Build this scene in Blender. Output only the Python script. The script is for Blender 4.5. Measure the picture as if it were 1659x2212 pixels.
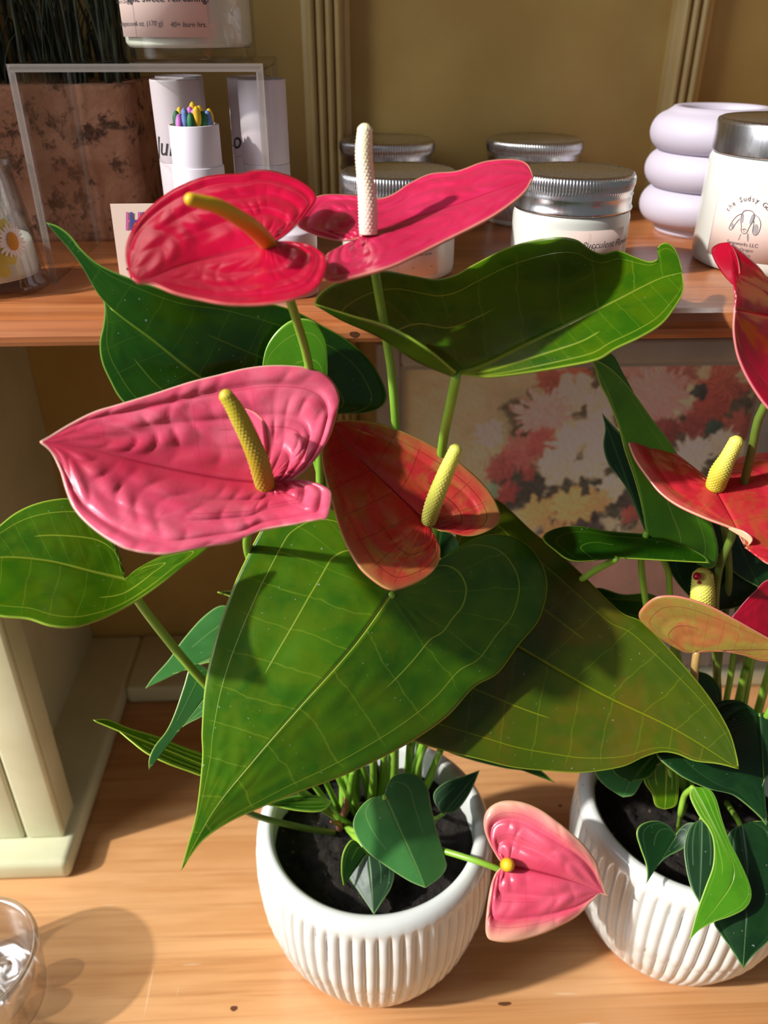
import bpy, bmesh, math, random
import numpy as np
from mathutils import Vector, Matrix, noise as mnoise
for o in list(bpy.data.objects): bpy.data.objects.remove(o)
SC = bpy.context.scene
COL = SC.collection
random.seed(7); RNG = np.random.default_rng(7)
PI = math.pi

# ------------------------------------------------------------------ camera
F, CX, CY = 1784.0, 829.5, 1106.0
TH, PSI = math.radians(30.74), math.radians(2.2)
CAM = np.array([0., 0., .52])
RT = np.array([math.cos(PSI), -math.sin(PSI), 0])
FW = np.array([math.sin(PSI)*math.cos(TH), math.cos(PSI)*math.cos(TH), -math.sin(TH)])
UP = np.cross(RT, FW)
cd = bpy.data.cameras.new('camera'); cam = bpy.data.objects.new('camera', cd); COL.objects.link(cam)
cd.sensor_fit = 'HORIZONTAL'; cd.sensor_width = 36; cd.lens = F*36/1659
cd.clip_start = .01; cd.clip_end = 50
cam.matrix_world = Matrix([[RT[0], UP[0], -FW[0], CAM[0]], [RT[1], UP[1], -FW[1], CAM[1]], [RT[2], UP[2], -FW[2], CAM[2]], [0, 0, 0, 1]])
cd.dof.use_dof = True; cd.dof.focus_distance = .40; cd.dof.aperture_fstop = 10
SC.camera = cam
# ------------------------------------------------------------------ light
w = bpy.data.worlds.new('world'); SC.world = w; w.use_nodes = True
bg = w.node_tree.nodes['Background']; bg.inputs[0].default_value = (.93, .96, 1, 1); bg.inputs[1].default_value = .14
def lamp(name, kind, loc, target, energy, color, **kw):
    l = bpy.data.lights.new(name, kind); l.energy = energy; l.color = color
    for k, v in kw.items(): setattr(l, k, v)
    o = bpy.data.objects.new(name, l); COL.objects.link(o); o.location = loc
    o.rotation_euler = (Vector(target)-Vector(loc)).to_track_quat('-Z', 'Y').to_euler()
    return o
SD = Vector((.93, .33, -.72)).normalized()
lamp('sun', 'SUN', -SD*2, (0, 0, 0), 4.6, (1, .96, .90), angle=math.radians(2.0))
lamp('window_daylight', 'AREA', (-1.65, -.20, 1.30), (0, .35, .25), 36, (.90, .95, 1), shape='RECTANGLE', size=1.0, size_y=1.3)
vs = SC.view_settings
vs.view_transform = 'Standard'; vs.look = 'None'; vs.gamma = 1; vs.exposure = 0.1; vs.use_curve_mapping = False

# ------------------------------------------------------------------ geometry helpers
def ray(px, py):
    return FW + (px-CX)/F*RT - (py-CY)/F*UP
def P(px, py, d): return CAM + d*ray(px, py)
def G(px, py, z):
    r = ray(px, py); return CAM + (z-CAM[2])/r[2]*r
def Y(px, py, y):
    r = ray(px, py); return CAM + y/r[1]*r
def sr(r, g, b):                     # sRGB 0-255 -> linear
    f = lambda c: (c/255/12.92) if c/255 <= .04045 else ((c/255+.055)/1.055)**2.4
    return (f(r), f(g), f(b), 1)
def catmull(pts, n):
    p = np.asarray(pts, float)
    q = np.vstack([2*p[0]-p[1], p, 2*p[-1]-p[-2]])
    out = []
    for i in range(len(p)-1):
        a, b, c, d = q[i:i+4]
        for t in np.linspace(0, 1, 14, endpoint=False):
            out.append(.5*((2*b)+(c-a)*t+(2*a-5*b+4*c-d)*t*t+(3*b-a-3*c+d)*t**3))
    out.append(p[-1]); out = np.array(out)
    L = np.r_[0, np.cumsum(np.linalg.norm(np.diff(out, axis=0), axis=1))]
    s = np.linspace(0, L[-1], n)
    return np.stack([np.interp(s, L, out[:, k]) for k in range(out.shape[1])], 1)
ROOT = {}
def rootloc(o): return ROOT.get(o.name, np.zeros(3))
def mk(name, verts, faces, mat, parent=None, smooth=True, label=None, attrs=None, kind=None):
    me = bpy.data.meshes.new(name)
    off = rootloc(parent) if parent else np.zeros(3)
    v = np.asarray(verts, float)-off
    me.from_pydata(v.tolist(), [], [list(map(int, f)) for f in faces])
    if attrs:
        for k, a in attrs.items():
            if np.ndim(a) == 1:
                at = me.attributes.new(k, 'FLOAT', 'POINT'); at.data.foreach_set('value', np.asarray(a, np.float32))
            else:
                at = me.attributes.new(k, 'FLOAT_COLOR', 'POINT'); at.data.foreach_set('color', np.asarray(a, np.float32).ravel())
    for m in (mat if isinstance(mat, (list, tuple)) else [mat]): me.materials.append(m)
    if smooth: me.polygons.foreach_set('use_smooth', [True]*len(me.polygons))
    me.update()
    o = bpy.data.objects.new(name, me); COL.objects.link(o)
    if parent: o.parent = parent; ROOT[o.name] = off
    if label: o['label'] = label
    if kind: o['kind'] = kind
    return o
def weld(o, dist=1e-6):
    bm = bmesh.new(); bm.from_mesh(o.data); bmesh.ops.remove_doubles(bm, verts=bm.verts, dist=dist)
    bmesh.ops.dissolve_degenerate(bm, edges=bm.edges, dist=1e-7); bmesh.ops.recalc_face_normals(bm, faces=bm.faces)
    bm.to_mesh(o.data); bm.free(); return o
def thing(name, loc, label, cat, group=None):
    o = bpy.data.objects.new(name, None); COL.objects.link(o); o.location = loc; o.empty_display_size = .01
    ROOT[o.name] = np.array(loc, float); tag(o, label, cat, group); return o
def tag(o, label, cat, group=None):
    o['label'] = label; o['category'] = cat
    if group: o['group'] = group
    return o
def struct(o): o['kind'] = 'structure'; return o
def box(x0, x1, y0, y1, z0, z1):
    v = [(x, y, z) for z in (z0, z1) for y in (y0, y1) for x in (x0, x1)]
    return v, [(0, 2, 3, 1), (4, 5, 7, 6), (0, 1, 5, 4), (2, 6, 7, 3), (0, 4, 6, 2), (1, 3, 7, 5)]
def bev(o, wdt, seg=3):
    m = o.modifiers.new('bevel', 'BEVEL'); m.width = wdt; m.segments = seg; m.limit_method = 'ANGLE'; m.angle_limit = .6
    return o
def boxobj(name, dims, mat, parent=None, b=0, **kw):
    v, f = box(*dims); o = mk(name, v, f, mat, parent, smooth=b > 0, **kw)
    if b: bev(o, b)
    return o
def lathe(c, prof, n=64, rfun=None):
    """profile [(r,z)...] -> closed surface of revolution"""
    v = []; f = []; c = np.array(c, float)
    for i, (r, z) in enumerate(prof):
        for j in range(n):
            a = 2*PI*j/n; rr = r if rfun is None else rfun(r, z, a, i)
            v.append(c+(rr*math.sin(a), -rr*math.cos(a), z))
    for i in range(len(prof)-1):
        for j in range(n):
            k = (j+1) % n; f.append((i*n+j, i*n+k, (i+1)*n+k, (i+1)*n+j))
    return v, f
def tube(pts, rad, n=12, samples=40, bump=None, endround=True):
    """swept round tube; rad = number or list along; bump(t,a)->radius factor"""
    p = catmull(pts, samples); m = len(p)
    rr = np.interp(np.linspace(0, 1, m), np.linspace(0, 1, len(rad)), rad) if np.ndim(rad) else np.full(m, rad)
    T = np.gradient(p, axis=0); T /= np.linalg.norm(T, axis=1)[:, None]
    ref = np.array([0.31, -.83, .46]); v = []; f = []
    N = np.cross(T[0], ref); N /= np.linalg.norm(N)
    rings = []
    for i in range(m):
        N = N-T[i]*np.dot(N, T[i]); N /= np.linalg.norm(N); B = np.cross(T[i], N)
        rings.append((p[i], rr[i], N.copy(), B.copy(), T[i]))
    if endround:
        pe, re, Ne, Be, Te = rings[-1]
        for q in (.35, .65, .85, .96):
            rings.append((pe+Te*re*q, re*math.sqrt(1-q*q), Ne, Be, Te))
    M = len(rings)
    for i, (c, r, N_, B_, T_) in enumerate(rings):
        for j in range(n):
            a = 2*PI*j/n; k = r*(bump(i/(M-1), a) if bump else 1)
            v.append(c+k*(math.cos(a)*N_+math.sin(a)*B_))
    for i in range(M-1):
        for j in range(n):
            k = (j+1) % n; f.append((i*n+j, i*n+k, (i+1)*n+k, (i+1)*n+j))
    f.append(tuple(range(n))[::-1]); f.append(tuple((M-1)*n+j for j in range(n)))
    return v, f
def join(parts):
    V = []; Fc = []
    for v, f in parts:
        o = len(V); V += [tuple(x) for x in v]; Fc += [tuple(i+o for i in q) for q in f]
    return V, Fc

# ------------------------------------------------------------------ material helpers
class NT:
    def __init__(s, name):
        s.m = bpy.data.materials.new(name); s.m.use_nodes = True; s.t = s.m.node_tree; s.n = s.t.nodes
        s.b = s.n['Principled BSDF']; s.out = s.n['Material Output']
    def new(s, ty, **kw):
        x = s.n.new(ty)
        for k, v in kw.items(): setattr(x, k, v)
        return x
    def link(s, a, b): s.t.links.new(a, b)
    def put(s, sock, v):
        if v is None: return
        if hasattr(v, 'is_linked') or hasattr(v, 'node'): s.link(v, sock)
        else: sock.default_value = v
    def math(s, op, a, b=None, c=None, clamp=False):
        x = s.new('ShaderNodeMath', operation=op); x.use_clamp = clamp
        for i, q in enumerate((a, b, c)): s.put(x.inputs[i], q)
        return x.outputs[0]
    def mix(s, f, a, b, mode='MIX'):
        x = s.new('ShaderNodeMix', data_type='RGBA', blend_type=mode)
        s.put(x.inputs[0], f); s.put(x.inputs[6], a); s.put(x.inputs[7], b); return x.outputs[2]
    def attr(s, name, col=False):
        x = s.new('ShaderNodeAttribute', attribute_name=name); return x.outputs['Color' if col else 'Fac']
    def coord(s, scale=(1, 1, 1), out='Object', rot=(0, 0, 0)):
        c = s.new('ShaderNodeTexCoord'); mp = s.new('ShaderNodeMapping'); s.link(c.outputs[out], mp.inputs[0])
        mp.inputs['Scale'].default_value = scale; mp.inputs['Rotation'].default_value = rot; return mp.outputs[0]
    def noise(s, co, scale, detail=3, rough=.55, dist=0):
        x = s.new('ShaderNodeTexNoise'); s.put(x.inputs['Vector'], co)
        x.inputs['Scale'].default_value = scale; x.inputs['Detail'].default_value = detail
        x.inputs['Roughness'].default_value = rough; x.inputs['Distortion'].default_value = dist; return x.outputs[0]
    def ss(s, v, a, b):
        x = s.new('ShaderNodeMapRange', interpolation_type='SMOOTHSTEP'); s.put(x.inputs[0], v)
        x.inputs[1].default_value = a; x.inputs[2].default_value = b; return x.outputs[0]
    def bump(s, h, st=.3, dist=.001):
        x = s.new('ShaderNodeBump'); s.put(x.inputs['Height'], h); x.inputs['Strength'].default_value = st
        x.inputs['Distance'].default_value = dist; s.link(x.outputs[0], s.b.inputs['Normal']); return x
    def set(s, **kw):
        for k, v in kw.items(): s.put(s.b.inputs[k.replace('_', ' ')], v)
        return s.m
def plain(name, col, rough=.5, metal=0, **kw):
    t = NT(name); return t.set(Base_Color=col, Roughness=rough, Metallic=metal, **kw)

def wood_mat(name, c1, c2, c3, sc=1, rough=.35, coat=.2, scratches=False):
    t = NT(name); co = t.coord((1.2*sc, 14*sc, 14*sc))
    n1 = t.noise(co, 2.2, 6, .6, .6); n2 = t.noise(t.coord((3*sc, 120*sc, 120*sc)), 2.0, 3, .6, .3); n3 = t.noise(t.coord((1, 1, 1)), 9, 3)
    c = t.mix(t.ss(n1, .35, .68), c1, c2); c = t.mix(t.math('MULTIPLY', t.ss(n2, .45, .75), .45), c, c3)
    c = t.mix(t.math('MULTIPLY', t.ss(n3, .5, .8), .3), c, c2)
    if scratches:                     # pale scuffs in the varnish
        s1 = t.noise(t.coord((3, 46, 1), rot=(0, 0, .95)), 6, 2, .5, .4)
        s2 = t.noise(t.coord((50, 2.5, 1), rot=(0, 0, .35)), 6, 2, .5, .3)
        s3 = t.noise(t.coord((1, 1, 1)), 12, 2)
        m = t.math('MAXIMUM', t.ss(s1, .70, .73), t.ss(s2, .715, .74)); m = t.math('MULTIPLY', m, t.ss(s3, .5, .62))
        c = t.mix(t.math('MULTIPLY', m, .35), c, (.75, .6, .45, 1))
    t.bump(n2, .15, .0006)
    return t.set(Base_Color=c, Roughness=rough, Coat_Weight=coat, Coat_Roughness=.2)
M_COUNTER = wood_mat('counter_wood', sr(206, 156, 106), sr(184, 130, 80), sr(152, 98, 56), 1, .34, .25, True)
M_SHELF = wood_mat('shelf_wood', sr(190, 120, 72), sr(150, 82, 40), sr(112, 54, 22), 1.4, .35, .3)
def paint_mat(name, c1, c2, rough=.45):
    t = NT(name); n = t.noise(t.coord(), 14, 4); n2 = t.noise(t.coord(), 160, 2)
    t.bump(n2, .08, .0005)
    return t.set(Base_Color=t.mix(t.ss(n, .35, .7), c1, c2), Roughness=rough)
M_WALL = paint_mat('ochre_paint', sr(188, 156, 88), sr(176, 142, 76), .55)
M_POST = paint_mat('sage_cream_paint', sr(214, 212, 178), sr(200, 198, 160), .35)
M_TRIM = paint_mat('trim_paint', sr(190, 164, 108), sr(176, 148, 94), .4)
M_WHITE = plain('white_paper', sr(236, 230, 232), .6)
M_INK = plain('black_ink', (.02, .02, .022, 1), .6)
M_GREYINK = plain('grey_ink', sr(88, 84, 88), .7)
M_BLUEINK = plain('violet_ink', sr(70, 66, 140), .6)
M_PINKINK = plain('pink_ink', sr(196, 96, 150), .6)

# ------------------------------------------------------------------ structure
ZS, YF, YW = .4025, .372, .625
ST = .0125                               # shelf thickness            # shelf top, shelf front, back wall
def surf(name, dims, mat, b=0): return struct(boxobj(name, dims, mat, b=b))
ct = boxobj('countertop', (-.75, .85, -.06, .70, -.03, 0), M_COUNTER, b=.004)
tag(ct, 'honey-coloured scratched wooden counter the two flower pots stand on', 'counter')
surf('wall_back', (-.75, .85, YW, YW+.02, -.02, 1.0), M_WALL)
# side wall of the lower compartment and its base plinth
surf('wall_left', (-.36, -.253, .418, YW, 0, ZS-ST), M_POST, .001)
surf('baseboard_left', (-.40, -.206, .376, YW, 0, .018), M_POST, .005)
surf('baseboard_back', (-.206, .85, .55, YW, 0, .018), M_POST, .004)
post = thing('pilaster', (-.29, .40, .018), 'pale cream fluted pilaster at the left front of the lower compartment', 'post')
boxobj('core', (-.36, -.214, .403, .425, .018, ZS-ST), M_POST, post, .002)
for x0, x1 in ((-.240, -.2135), (-.268, -.2415), (-.296, -.2695), (-.324, -.2975), (-.358, -.3255)):
    boxobj('flute_band', (x0, x1, .397, .404, .018, ZS-ST), M_POST, post, .0022)
# shelf with rounded nose
prof = [(YW, ZS-ST), (YF+.003, ZS-ST), (YF+.0008, ZS-ST+.001), (YF, ZS-ST+.003), (YF, ZS-.007), (YF+.0015, ZS-.004), (YF+.005, ZS-.001), (YF+.010, ZS), (YW, ZS)]
xs = (-.75, .85); v = [(x, a, b) for x in xs for a, b in prof]; n = len(prof)
f = [(i, (i+1) % n, n+(i+1) % n, n+i) for i in range(n)]+[tuple(range(n))[::-1], tuple(range(n, 2*n))]
sh = mk('shelf', v, f, M_SHELF, smooth=False); tag(sh, 'reddish-brown wooden shelf board carrying the candles and jars', 'shelf')
# fluted trim strips on the back wall
def strip(name, px0, px1, py, nr):
    a = Y(px0, py, YW-.012)[0]; b = Y(px1, py, YW-.012)[0]; wd = b-a
    pts = [(a, YW), (a, YW-.010), (a+.004, YW-.012)]
    m = nr*8; x0 = a+.10*wd; x1 = b-.14*wd
    for i in range(m+1):
        t = i/m; pts.append((x0+(x1-x0)*t, YW-.012-.004*abs(math.sin(PI*nr*t))**.7))
    pts += [(b-.003, YW-.012), (b, YW-.010), (b, YW)]
    n = len(pts); v = [(x, y, z) for z in (ZS, 1.0) for x, y in pts]+[(x, y, z) for z in (.02, ZS-ST) for x, y in pts]
    f = [(k*2*n+i, k*2*n+i+1, k*2*n+n+i+1, k*2*n+n+i) for k in (0, 1) for i in range(n-1)]
    return struct(mk(name, v, f, M_TRIM, smooth=False))
strip('trim_1', 655, 757, 150, 4); strip('trim_2', 1450, 1528, 110, 3)
M_KNOT = plain('wood_knot', sr(92, 52, 26), .5)
def knot(parent, c, ax, ay, rx, ry):
    c, ax, ay = map(np.array, (c, ax, ay)); v = [c]; n = 20
    for q, h in ((.6, 1), (1, 1)):
        for i in range(n): a = 2*PI*i/n; v.append(c+ax*rx*q*math.cos(a)+ay*ry*q*math.sin(a)*(1+.15*math.sin(3*a)))
    f = [(0, 1+i, 1+(i+1) % n) for i in range(n)]+[(1+i, 1+n+i, 1+n+(i+1) % n, 1+(i+1) % n) for i in range(n)]
    o = mk('knot', v, f, M_KNOT, parent); o['label'] = 'small dark knot'
for px, py, rx, ry in ((1090, 2168, .0042, .0012), (505, 2178, .0022, .0016), (1210, 1740, .0016, .0012)): g = G(px, py, .0002); knot(ct, g, (1., 0, 0), (0, 1., 0), rx, ry)
g = Y(765, 722, YF-.0002); knot(sh, g, (1., 0, 0), (0, 0, 1.), .0022, .0014)
# out of frame: right hutch wall, plus two boards added for shade
surf('wall_right', (.60, .62, .39, YW, ZS, 1.0), M_WALL)
surf('shade_panel', (-.47, -.45, .375, YW, ZS, 1.0), M_WALL)  # added panel out of view, darkens the left of the jar shelf
up = boxobj('shade_board', (-.75, .85, .43, YW, .80, .822), M_SHELF, b=.003)  # added board out of view, keeps sun off the back wall
tag(up, 'unseen wooden board added above the candle jars for shade', 'shelf')

# ------------------------------------------------------------------ leaf machinery
def tps(ctrl):
    c = np.array(ctrl, float); n = len(c); X = c[:, :2]/400.; d = c[:, 2]
    if n == 3:
        A = np.c_[np.ones(3), X]; co = np.linalg.solve(A, d); return lambda p: np.c_[np.ones(len(p)), p/400.]@co
    def U(r): return np.where(r > 1e-9, r*r*np.log(np.maximum(r, 1e-9)), 0)
    K = U(np.linalg.norm(X[:, None]-X[None], axis=2))+np.eye(n)*.02; Q = np.c_[np.ones(n), X]
    A = np.block([[K, Q], [Q.T, np.zeros((3, 3))]]); s = np.linalg.solve(A, np.r_[d, 0, 0, 0])
    def fn(p):
        p = p/400.; return U(np.linalg.norm(p[:, None]-X[None], axis=2))@s[:n]+np.c_[np.ones(len(p)), p]@s[n:]
    return fn
def leaf(name, parent, mat, base, tip, left, right, ctrl, mid=None, ns=90, nk=22, fold=0., cup=0., wave=0., bulge=0., groove=0.,
         nsec=9, loops=(.48, .82), slant=.35, thick=.0007, extra=(), label=None, rim=None):
    """blade from its margin: two sides between petiole joint and tip, each a grid (s along margin, k from midrib out)"""
    base = np.array(base, float); tip = np.array(tip, float)
    mr = catmull([base]+list(mid or [])+[tip], 60) if mid else np.linspace(base, tip, 60)
    ax = (tip-base); L = np.linalg.norm(ax); ax /= L
    D = tps(ctrl); V = []; FC = []; Ka = []; Sa = []; Wa = []
    tt = np.linspace(0, 1, 60); mproj = (mr-base)@ax/L
    for sgn, side in ((-1, left), (1, right)):
        O = catmull([base]+list(side)+[tip], ns)
        pr = (O-base)@ax/L; pe = np.abs((O-base)@np.array([-ax[1], ax[0]]))/L
        m = np.clip(pr-slant*pe, 0, 1); m = np.maximum.accumulate(m); m[-1] = 1
        ker = np.ones(9)/9; m = np.convolve(np.r_[[m[0]]*4, m, [m[-1]]*4], ker, 'valid'); m[0] = 0; m[-1] = 1
        mp = np.stack([np.interp(m, np.maximum.accumulate(mproj), mr[:, k]) for k in (0, 1)], 1)
        k = np.linspace(0, 1, nk)**.9; o0 = len(V)*0+sum(len(x) for x in V)
        Pp = mp[:, None]+(O-mp)[:, None]*k[None, :, None]
        s = np.linspace(0, 1, ns); S, K = np.meshgrid(s, k, indexing='ij')
        Wd = np.linalg.norm(O-mp, axis=1)[:, None]*np.ones_like(K)
        pp = Pp.reshape(-1, 2); d = D(pp)
        wm = (Wd*d.reshape(K.shape)/F)
        env = np.sin(PI*np.clip(S, 0, 1))
        d2 = d.reshape(K.shape)+fold*K*wm+cup*K**2*wm
        d2 = d2+wave*wm*K**3*np.sin(S*PI*7+(1 if sgn > 0 else 0))*env
        if bulge:
            fd = lambda q: 0 if q >= .7 or q == 0 else np.clip((S-(.48+.2*q))/.2, 0, 1)
            zone = np.minimum.reduce([np.abs(K-q)/.18+fd(q) for q in (0,)+tuple(loops)]+[np.abs(K-1)/.15]); zone = np.clip(zone, 0, 1)**.6
            rip = np.abs(np.sin(PI*(S*nsec*1.6+.35*np.sin(K*8+sgn)+.5*np.sin(S*23+K*5)*.6)))**.6
            rip = rip*(.6+.4*np.sin(S*31+K*17+sgn*2))
            taper = np.clip(wm/.026, 0, 1)**1.2
            d2 = d2-bulge*zone*(.35+.65*rip)*taper*np.clip(K*5, 0, 1)
        if groove:
            for q in (0,)+tuple(loops): d2 = d2+groove*(1 if q == 0 or q >= .7 else 1-np.clip((S-(.48+.2*q))/.2, 0, 1))*np.clip(wm/.03, 0, 1)*np.exp(-((K-q)*wm/.0013)**2)
        r = FW+((Pp[..., 0]-CX)/F)[..., None]*RT-((Pp[..., 1]-CY)/F)[..., None]*UP
        V.append((CAM+r*d2[..., None]).reshape(-1, 3)); Ka.append((sgn*K).ravel()); Sa.append(S.ravel()); Wa.append(wm.ravel())
        for i in range(ns-1):
            for j in range(nk-1):
                a = o0+i*nk+j; q = (a, a+1, a+nk+1, a+nk); FC.append(q if sgn > 0 else q[::-1])
    for A_, B_, cc, kv in extra:
        a = catmull(A_, 40); b = catmull(B_, 40); De = tps(cc); o0 = sum(len(x) for x in V); nn = 7
        t = np.linspace(0, 1, nn); Pp = a[:, None]*(1-t)[None, :, None]+b[:, None]*t[None, :, None]
        d = De(Pp.reshape(-1, 2)).reshape(40, nn)
        r = FW+((Pp[..., 0]-CX)/F)[..., None]*RT-((Pp[..., 1]-CY)/F)[..., None]*UP
        V.append((CAM+r*d[..., None]).reshape(-1, 3)); Ka.append(np.full(40*nn, kv)); Sa.append(np.full(40*nn, .5)); Wa.append(np.full(40*nn, .03))
        for i in range(39):
            for j in range(nn-1):
                q = o0+i*nn+j; FC.append((q, q+1, q+nn+1, q+nn))
    o = mk(name, np.vstack(V), FC, [mat, rim or mat], parent, attrs={'k': np.concatenate(Ka), 's': np.concatenate(Sa), 'w': np.concatenate(Wa)}, label=label)
    bm = bmesh.new(); bm.from_mesh(o.data); bmesh.ops.remove_doubles(bm, verts=bm.verts, dist=2e-6)
    bmesh.ops.dissolve_degenerate(bm, edges=bm.edges, dist=1e-7); bm.to_mesh(o.data); bm.free()
    sm = o.modifiers.new('thickness', 'SOLIDIFY'); sm.thickness = thick; sm.offset = 0; sm.use_rim = True
    if rim: sm.material_offset_rim = 1
    return o

def blade_mat(name, c1, c2, vein, margin, loops=(.48, .82), nsec=9, rough=.28, trans=.35, tcol=None, mott=None, mottamt=0., mottscale=30, vw=.0009,
              vamt=.7, secamt=.18, basecol=None, coat=.0, k_edge=None):
    t = NT(name); k = t.attr('k'); s = t.attr('s'); wd = t.attr('w'); ak = t.math('ABSOLUTE', k)
    co = t.coord(); n1 = t.noise(co, 45, 4); n2 = t.noise(co, mottscale, 4, .6, .5); n3 = t.noise(co, 700, 2)
    col = t.mix(t.ss(n1, .3, .7), c1, c2)
    if not coat:                      # dust and scuffs
        col = t.mix(t.math('MULTIPLY', t.ss(t.noise(co, 520, 2, .5), .735, .76), .45), col, (.6, .65, .6, 1))
    if mott: col = t.mix(t.math('MULTIPLY', t.ss(n2, .45, .62), mottamt), col, mott)
    if basecol:
        bm_ = t.math('MULTIPLY', t.ss(t.math('MULTIPLY', ak, wd), .022, .002), .8); col = t.mix(bm_, col, basecol)
    if k_edge: col = t.mix(t.math('MULTIPLY', t.ss(t.math('ADD', ak, t.math('MULTIPLY', n2, .4)), .9, 1.3), .8), col, k_edge)
    taper = t.math('SUBTRACT', 1.15, s)
    d = t.math('MULTIPLY', t.math('MULTIPLY', ak, wd), .6)
    for q in loops:
        dq = t.math('MULTIPLY', t.math('ABSOLUTE', t.math('SUBTRACT', ak, q)), t.math('MULTIPLY', wd, 1.25))
        if q < .7: dq = t.math('ADD', dq, t.math('MULTIPLY', t.ss(s, .48+.2*q, .68+.2*q), .01))
        else: dq = t.math('MULTIPLY', dq, 1.5)
        d = t.math('MINIMUM', d, dq)
    vm = t.ss(t.math('DIVIDE', d, taper), vw, vw*.3)
    sw = t.math('ADD', s, t.math('MULTIPLY', n1, .03))
    fr = t.math('ABSOLUTE', t.math('SUBTRACT', t.math('FRACT', t.math('MULTIPLY', sw, float(nsec)*1.6)), .5))
    sec = t.math('MULTIPLY', t.ss(fr, .03, .006), t.math('MULTIPLY', t.ss(ak, .97, .8), secamt))
    vm = t.math('MAXIMUM', t.math('MULTIPLY', vm, vamt), sec)
    col = t.mix(vm, col, vein)
    ed = t.ss(t.math('MULTIPLY', t.math('SUBTRACT', 1.0, ak), wd), .0009, .0002); col = t.mix(ed, col, margin)
    t.set(Base_Color=col, Roughness=t.math('ADD', rough-.05, t.math('MULTIPLY', n1, .1)), Coat_Weight=coat, Coat_Roughness=.12)
    t.b.inputs['Specular IOR Level'].default_value = .5
    h = t.math('ADD', t.math('MULTIPLY', vm, .5), t.math('MULTIPLY', n3, .12)); t.bump(h, .35, .0005)
    if trans:
        tr = t.new('ShaderNodeBsdfTranslucent'); t.put(tr.inputs[0], t.mix(.55, col, tcol or c2))
        mx = t.new('ShaderNodeMixShader'); mx.inputs[0].default_value = trans
        t.link(t.b.outputs[0], mx.inputs[1]); t.link(tr.outputs[0], mx.inputs[2]); t.link(mx.outputs[0], t.out.inputs[0])
    return t.m
LV = sr(178, 198, 64)
M_LEAF = blade_mat('leaf_green', sr(52, 104, 12), sr(80, 124, 10), LV, sr(170, 195, 70), tcol=sr(120, 190, 10), mott=sr(104, 126, 6), mottamt=.35, mottscale=55)
M_LEAF_OLIVE = blade_mat('leaf_olive', sr(80, 94, 4), sr(62, 86, 6), sr(150, 160, 20), sr(150, 170, 50), tcol=sr(120, 150, 5), mott=sr(116, 84, 20), mottamt=.5, mottscale=20)
M_LEAF_DARK = blade_mat('leaf_dark', sr(26, 72, 12), sr(42, 88, 10), sr(96, 130, 40), sr(120, 160, 60), tcol=sr(70, 160, 10), rough=.22)
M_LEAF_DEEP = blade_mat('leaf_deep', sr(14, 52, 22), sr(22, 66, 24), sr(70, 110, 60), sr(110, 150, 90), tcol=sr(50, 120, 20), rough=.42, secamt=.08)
M_LEAF_BRIGHT = blade_mat('leaf_bright', sr(76, 140, 26), sr(92, 160, 30), sr(150, 190, 70), sr(170, 205, 90), tcol=sr(150, 220, 30), secamt=.08, rough=.3)
M_LEAF_YOUNG = blade_mat('leaf_young', sr(62, 124, 60), sr(78, 140, 72), sr(120, 165, 90), sr(150, 185, 110), tcol=sr(90, 170, 40), secamt=.06, loops=(.6,), rough=.25)
M_SP_RED = blade_mat('spathe_red', sr(206, 22, 66), sr(192, 16, 56), sr(222, 64, 100), sr(200, 40, 60), tcol=sr(255, 50, 70), trans=.22, rough=.16, coat=.6, secamt=.15, vamt=.35)
M_SP_PINK = blade_mat('spathe_rose', sr(212, 50, 96), sr(202, 38, 82), sr(200, 24, 60), sr(224, 150, 130), tcol=sr(255, 70, 90), trans=.22, rough=.25, coat=.3, secamt=.2, vamt=.4)
M_SP_LIGHT = blade_mat('spathe_light_pink', sr(236, 106, 136), sr(226, 82, 116), sr(186, 34, 66), sr(236, 190, 170), tcol=sr(255, 90, 100), trans=.22, rough=.36, coat=.1, secamt=.15, vamt=.4, basecol=sr(196, 40, 70), mott=sr(236, 130, 150), mottamt=.45, mottscale=70)
M_SP_CORAL = blade_mat('spathe_coral', sr(208, 62, 58), sr(196, 50, 54), sr(120, 20, 22), sr(190, 170, 90), tcol=sr(255, 80, 50), trans=.3, rough=.3, coat=.15, secamt=.55, vamt=.75, nsec=6, mott=sr(168, 126, 56), mottamt=.7, mottscale=60, k_edge=sr(176, 140, 78), basecol=sr(186, 26, 36), vw=.0007)
M_SP_SMALL = blade_mat('spathe_cream_pink', sr(226, 96, 120), sr(214, 70, 100), sr(180, 50, 80), sr(230, 190, 150), tcol=sr(255, 100, 110), trans=.25, rough=.35, coat=.15, secamt=.2, vamt=.4, k_edge=sr(228, 200, 160), nsec=5)
M_SP_CRIMSON = blade_mat('spathe_crimson', sr(174, 8, 44), sr(156, 6, 36), sr(214, 40, 66), sr(226, 120, 140), tcol=sr(255, 20, 40), trans=.2, rough=.2, coat=.4, secamt=.2, vamt=.4)
M_SP_OLIVE = blade_mat('spathe_olive_red', sr(176, 156, 70), sr(160, 138, 60), sr(150, 70, 50), sr(200, 130, 90), tcol=sr(220, 140, 50), trans=.25, rough=.35, secamt=.4, vamt=.6, mott=sr(206, 74, 66), mottamt=.5, mottscale=60)
M_SP_MIX = blade_mat('spathe_red_olive_edge', sr(212, 52, 66), sr(200, 40, 54), sr(150, 24, 36), sr(240, 200, 160), tcol=sr(255, 70, 50), trans=.25, rough=.25, coat=.3, secamt=.3, vamt=.5, mott=sr(150, 120, 30), mottamt=.4, mottscale=55, k_edge=sr(222, 120, 110))
M_LRIM = plain('leaf_rim', sr(150, 180, 50), .4)
M_SRIM = plain('spathe_rim', sr(232, 130, 120), .4)
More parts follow.
